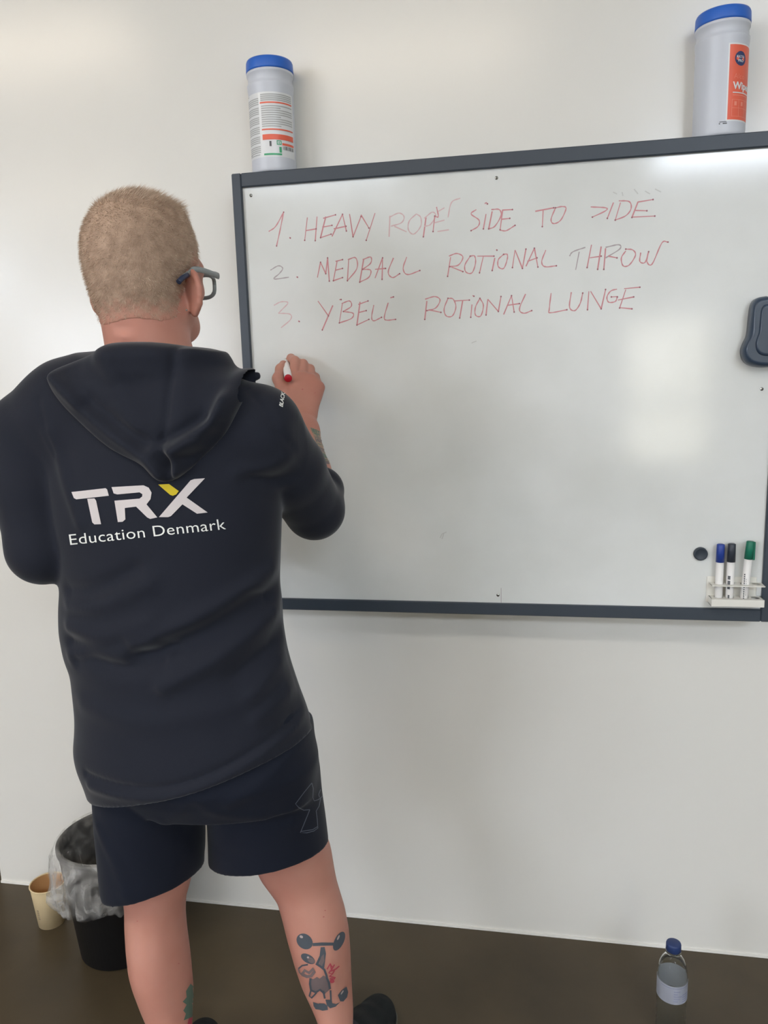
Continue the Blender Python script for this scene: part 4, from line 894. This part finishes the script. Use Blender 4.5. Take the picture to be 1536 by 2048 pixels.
decal('sleeve_lettering', [([a0 + (a1 - a0) * p[0] / wid + up * p[1] for p in v], f, 0), ([a1 + np.array([1, -2.5]) + (a1 - a0) * p[0] / wid + up * p[1] for p in v2], f2, 0)], t_ho, M['print_bright'], hoodie, label='white lettering, BLACK, on the right sleeve', maxlen=3)
U = lambda pts: [(560 + x * .19531, 1360 + y * .19531) for x, y in pts]
decal('outline_logo', [line(U(s_), 1.6) for s_ in ([(320,1052),(240,1150),(155,1265),(185,1300),(240,1330),(300,1325)], [(320,1052),(335,1110),(330,1200),(345,1235),(385,1225),(430,1190)], [(300,1325),(270,1400),(205,1560),(270,1562),(340,1545),(382,1515),(375,1420),(365,1340),(395,1290),(410,1210)], [(410,1120),(390,1170),(398,1200)], [(205,1548),(330,1530),(378,1500)])], t_sh, M['print_grey'], shorts, maxlen=4, label='grey outlined emblem at the outer right hem')
Z8 = lambda pts: [(560 + x * .10417, 1840 + y * .10417) for x, y in pts]
z1 = lambda c: Z8([c])[0]
decal('leg_tattoo', [disc(z1((475, 408)), 17.6, 14.2, 0, .75), disc(z1((1130, 405)), 20.5, 9.2, 0, -1.12), poly(Z8([(630,440),(800,428),(1030,432),(1030,488),(800,492),(630,498)])), disc(z1((412, 318)), 3.6, 2.6, 3, .5), disc(z1((1115, 335)), 5.4, 1.7, 3, -1.15),
    poly(Z8([(780,520),(855,515),(880,640),(845,930),(790,910),(835,760),(830,660),(780,740),(740,850),(690,830),(760,680)])), poly(Z8([(790,700),(840,650),(850,780),(800,900),(745,860)]), 1),
    disc(z1((540, 740)), 15.5, 8.2, 0, .55), disc(z1((600, 770)), 8, 5, 1, .6), disc(z1((480, 705)), 6, 4, 0, .5), disc(z1((540, 712)), 2.2, 2, 3),
    line(Z8([(690,830),(780,890),(850,950),(890,1060),(900,1110)]), 4.35), line(Z8([(360,930),(430,870),(540,850)]), 3.19), line(Z8([(430,1040),(480,960),(560,1010),(640,930),(660,990),(600,1070),(520,1080),(430,1040)]), 6.09, 1), line(Z8([(360,930),(380,1000),(440,1060),(540,1095)]), 2.61, 1),
    poly(Z8([(590,1110),(640,1130),(710,1085),(760,1120),(830,1060),(890,1090),(930,1200),(950,1330),(870,1400),(770,1330),(690,1370),(600,1330),(580,1220)]), 1), line(Z8([(590,1110),(580,1220),(600,1340),(690,1380),(770,1330),(860,1410)]), 4.35), line(Z8([(890,1090),(935,1200),(955,1320)]), 4.35),
    line(Z8([(600,1340),(570,1450),(610,1490),(700,1390)]), 3.19), line(Z8([(830,1350),(860,1500)]), 3.77), line(Z8([(965,1340),(975,1540)]), 3.48),
    poly(Z8([(870,1520),(990,1530),(1000,1590),(1070,1610),(1150,1570),(1060,1660),(960,1690),(900,1630)])), poly(Z8([(640,1565),(740,1600),(760,1590),(850,1595),(910,1640),(920,1720),(820,1735),(760,1715),(690,1705),(650,1640)])),
    poly(Z8([(1105,1440),(1180,1340),(1270,1275),(1300,1380),(1280,1480),(1210,1560),(1150,1560)])), line(Z8([(1160,1420),(1210,1350)]), 2.61, 3),
    *[line(Z8(q), 2.5, 2) for q in ([(900,940),(960,830),(1000,900)],[(960,830),(985,960)],[(1040,850),(990,940),(930,1010)],[(1130,880),(1060,940),(960,980)],[(930,1010),(1000,1030),(940,1080)],[(960,1080),(1060,1100)],[(1000,1030),(1040,960)],[(950,1120),(1050,1120)],[(980,1140),(1000,1190)])], disc(z1((995,1165)), 4.5, 4, 2)],
    t_b, [M['tattoo'], M['tattoo_mid'], M['tattoo_red'], M['tattoo_light']], person, .0007, 4, 'dark tattoo of a strongman lifting a barbell, on the right calf')
Z6 = lambda pts: [(x * .29948, 1560 + y * .29948) for x, y in pts]
decal('ankle_tattoo', [poly(Z6([(1240,1410),(1270,1360),(1292,1380),(1300,1480),(1298,1580),(1262,1590),(1225,1605),(1240,1560),(1222,1540),(1245,1500),(1218,1480),(1245,1450)])), poly(Z6([(1260,1590),(1290,1580),(1290,1629),(1250,1629)]), 1)], t_b, [M['tattoo_green'], M['tattoo_red']], person, .0007, 4, 'green and red tattoo above the left ankle')
F3 = lambda pts: [(500 + x * .15625, 680 + y * .15625) for x, y in pts]
decal('forearm_tattoo', [poly(F3([(760,1118),(790,1128),(850,1150),(905,1180),(960,1320),(1060,1600),(960,1585),(900,1450),(800,1200)]), 2), poly(F3([(775,1125),(850,1150),(900,1180),(910,1230),(860,1225),(800,1190)])), poly(F3([(830,1235),(920,1270),(945,1330),(880,1310),(840,1280)]), 1), line(F3([(860,1330),(950,1350),(975,1400)]), 1.6), poly(F3([(880,1370),(960,1400),(985,1450),(930,1440)]), 1), poly(F3([(915,1450),(990,1465),(1020,1530),(955,1510)])), line(F3([(950,1530),(1030,1550)]), 2.2), poly(F3([(955,1545),(1035,1560),(1050,1600),(975,1585)]), 1)] , t_b, [M['tattoo_green'], M['tattoo_mid'], M['tattoo_wash']], person, .0007, 4, 'grey green tattoo on the right forearm')
dots = [(650, 1821, 1.3), (647, 1833.5, 1.5), (275, 1842, 1.2), (357, 1927, 1.4), (605, 779, 1.6), (630, 786, 1)]
decal('moles', [disc((x, y), r_ * 1.2, r_, 0, 0, 10) for x, y, r_ in dots], t_b, M['lip'], person, .0006, 4)

# ---------- the pen in the right hand
p_end, p_tip = P(576.5, 757.5, -.196), P(571.5, 719, YB + .0)
p_tip[1] = YB - .001; ax = p_tip - p_end; L = np.linalg.norm(ax)
pen = empty('marker_pen', tuple(p_end), 'white marker pen with a red end held in the right hand against the board', 'marker pen')
bm = bmesh.new(); lathe(bm, [(0, .004), (.0078, .004), (.0078, L - .022), (.0062, L - .016), (.0056, L - .008), (0, L - .008)], p_end, 30, ax); from_bm('barrel', bm, M['pen_body'], pen)
bm = bmesh.new(); lathe(bm, [(0, 0), (.0060, 0), (.0078, .0012), (.0080, .0045), (0, .0045)], p_end, 30, ax); from_bm('end_plug', bm, M['pen_red'], pen)
bm = bmesh.new(); lathe(bm, [(.0028, L - .0085), (.0026, L - .003), (.0012, L), (0, L)], p_end, 16, ax); from_bm('felt_tip', bm, M['pen_red'], pen)
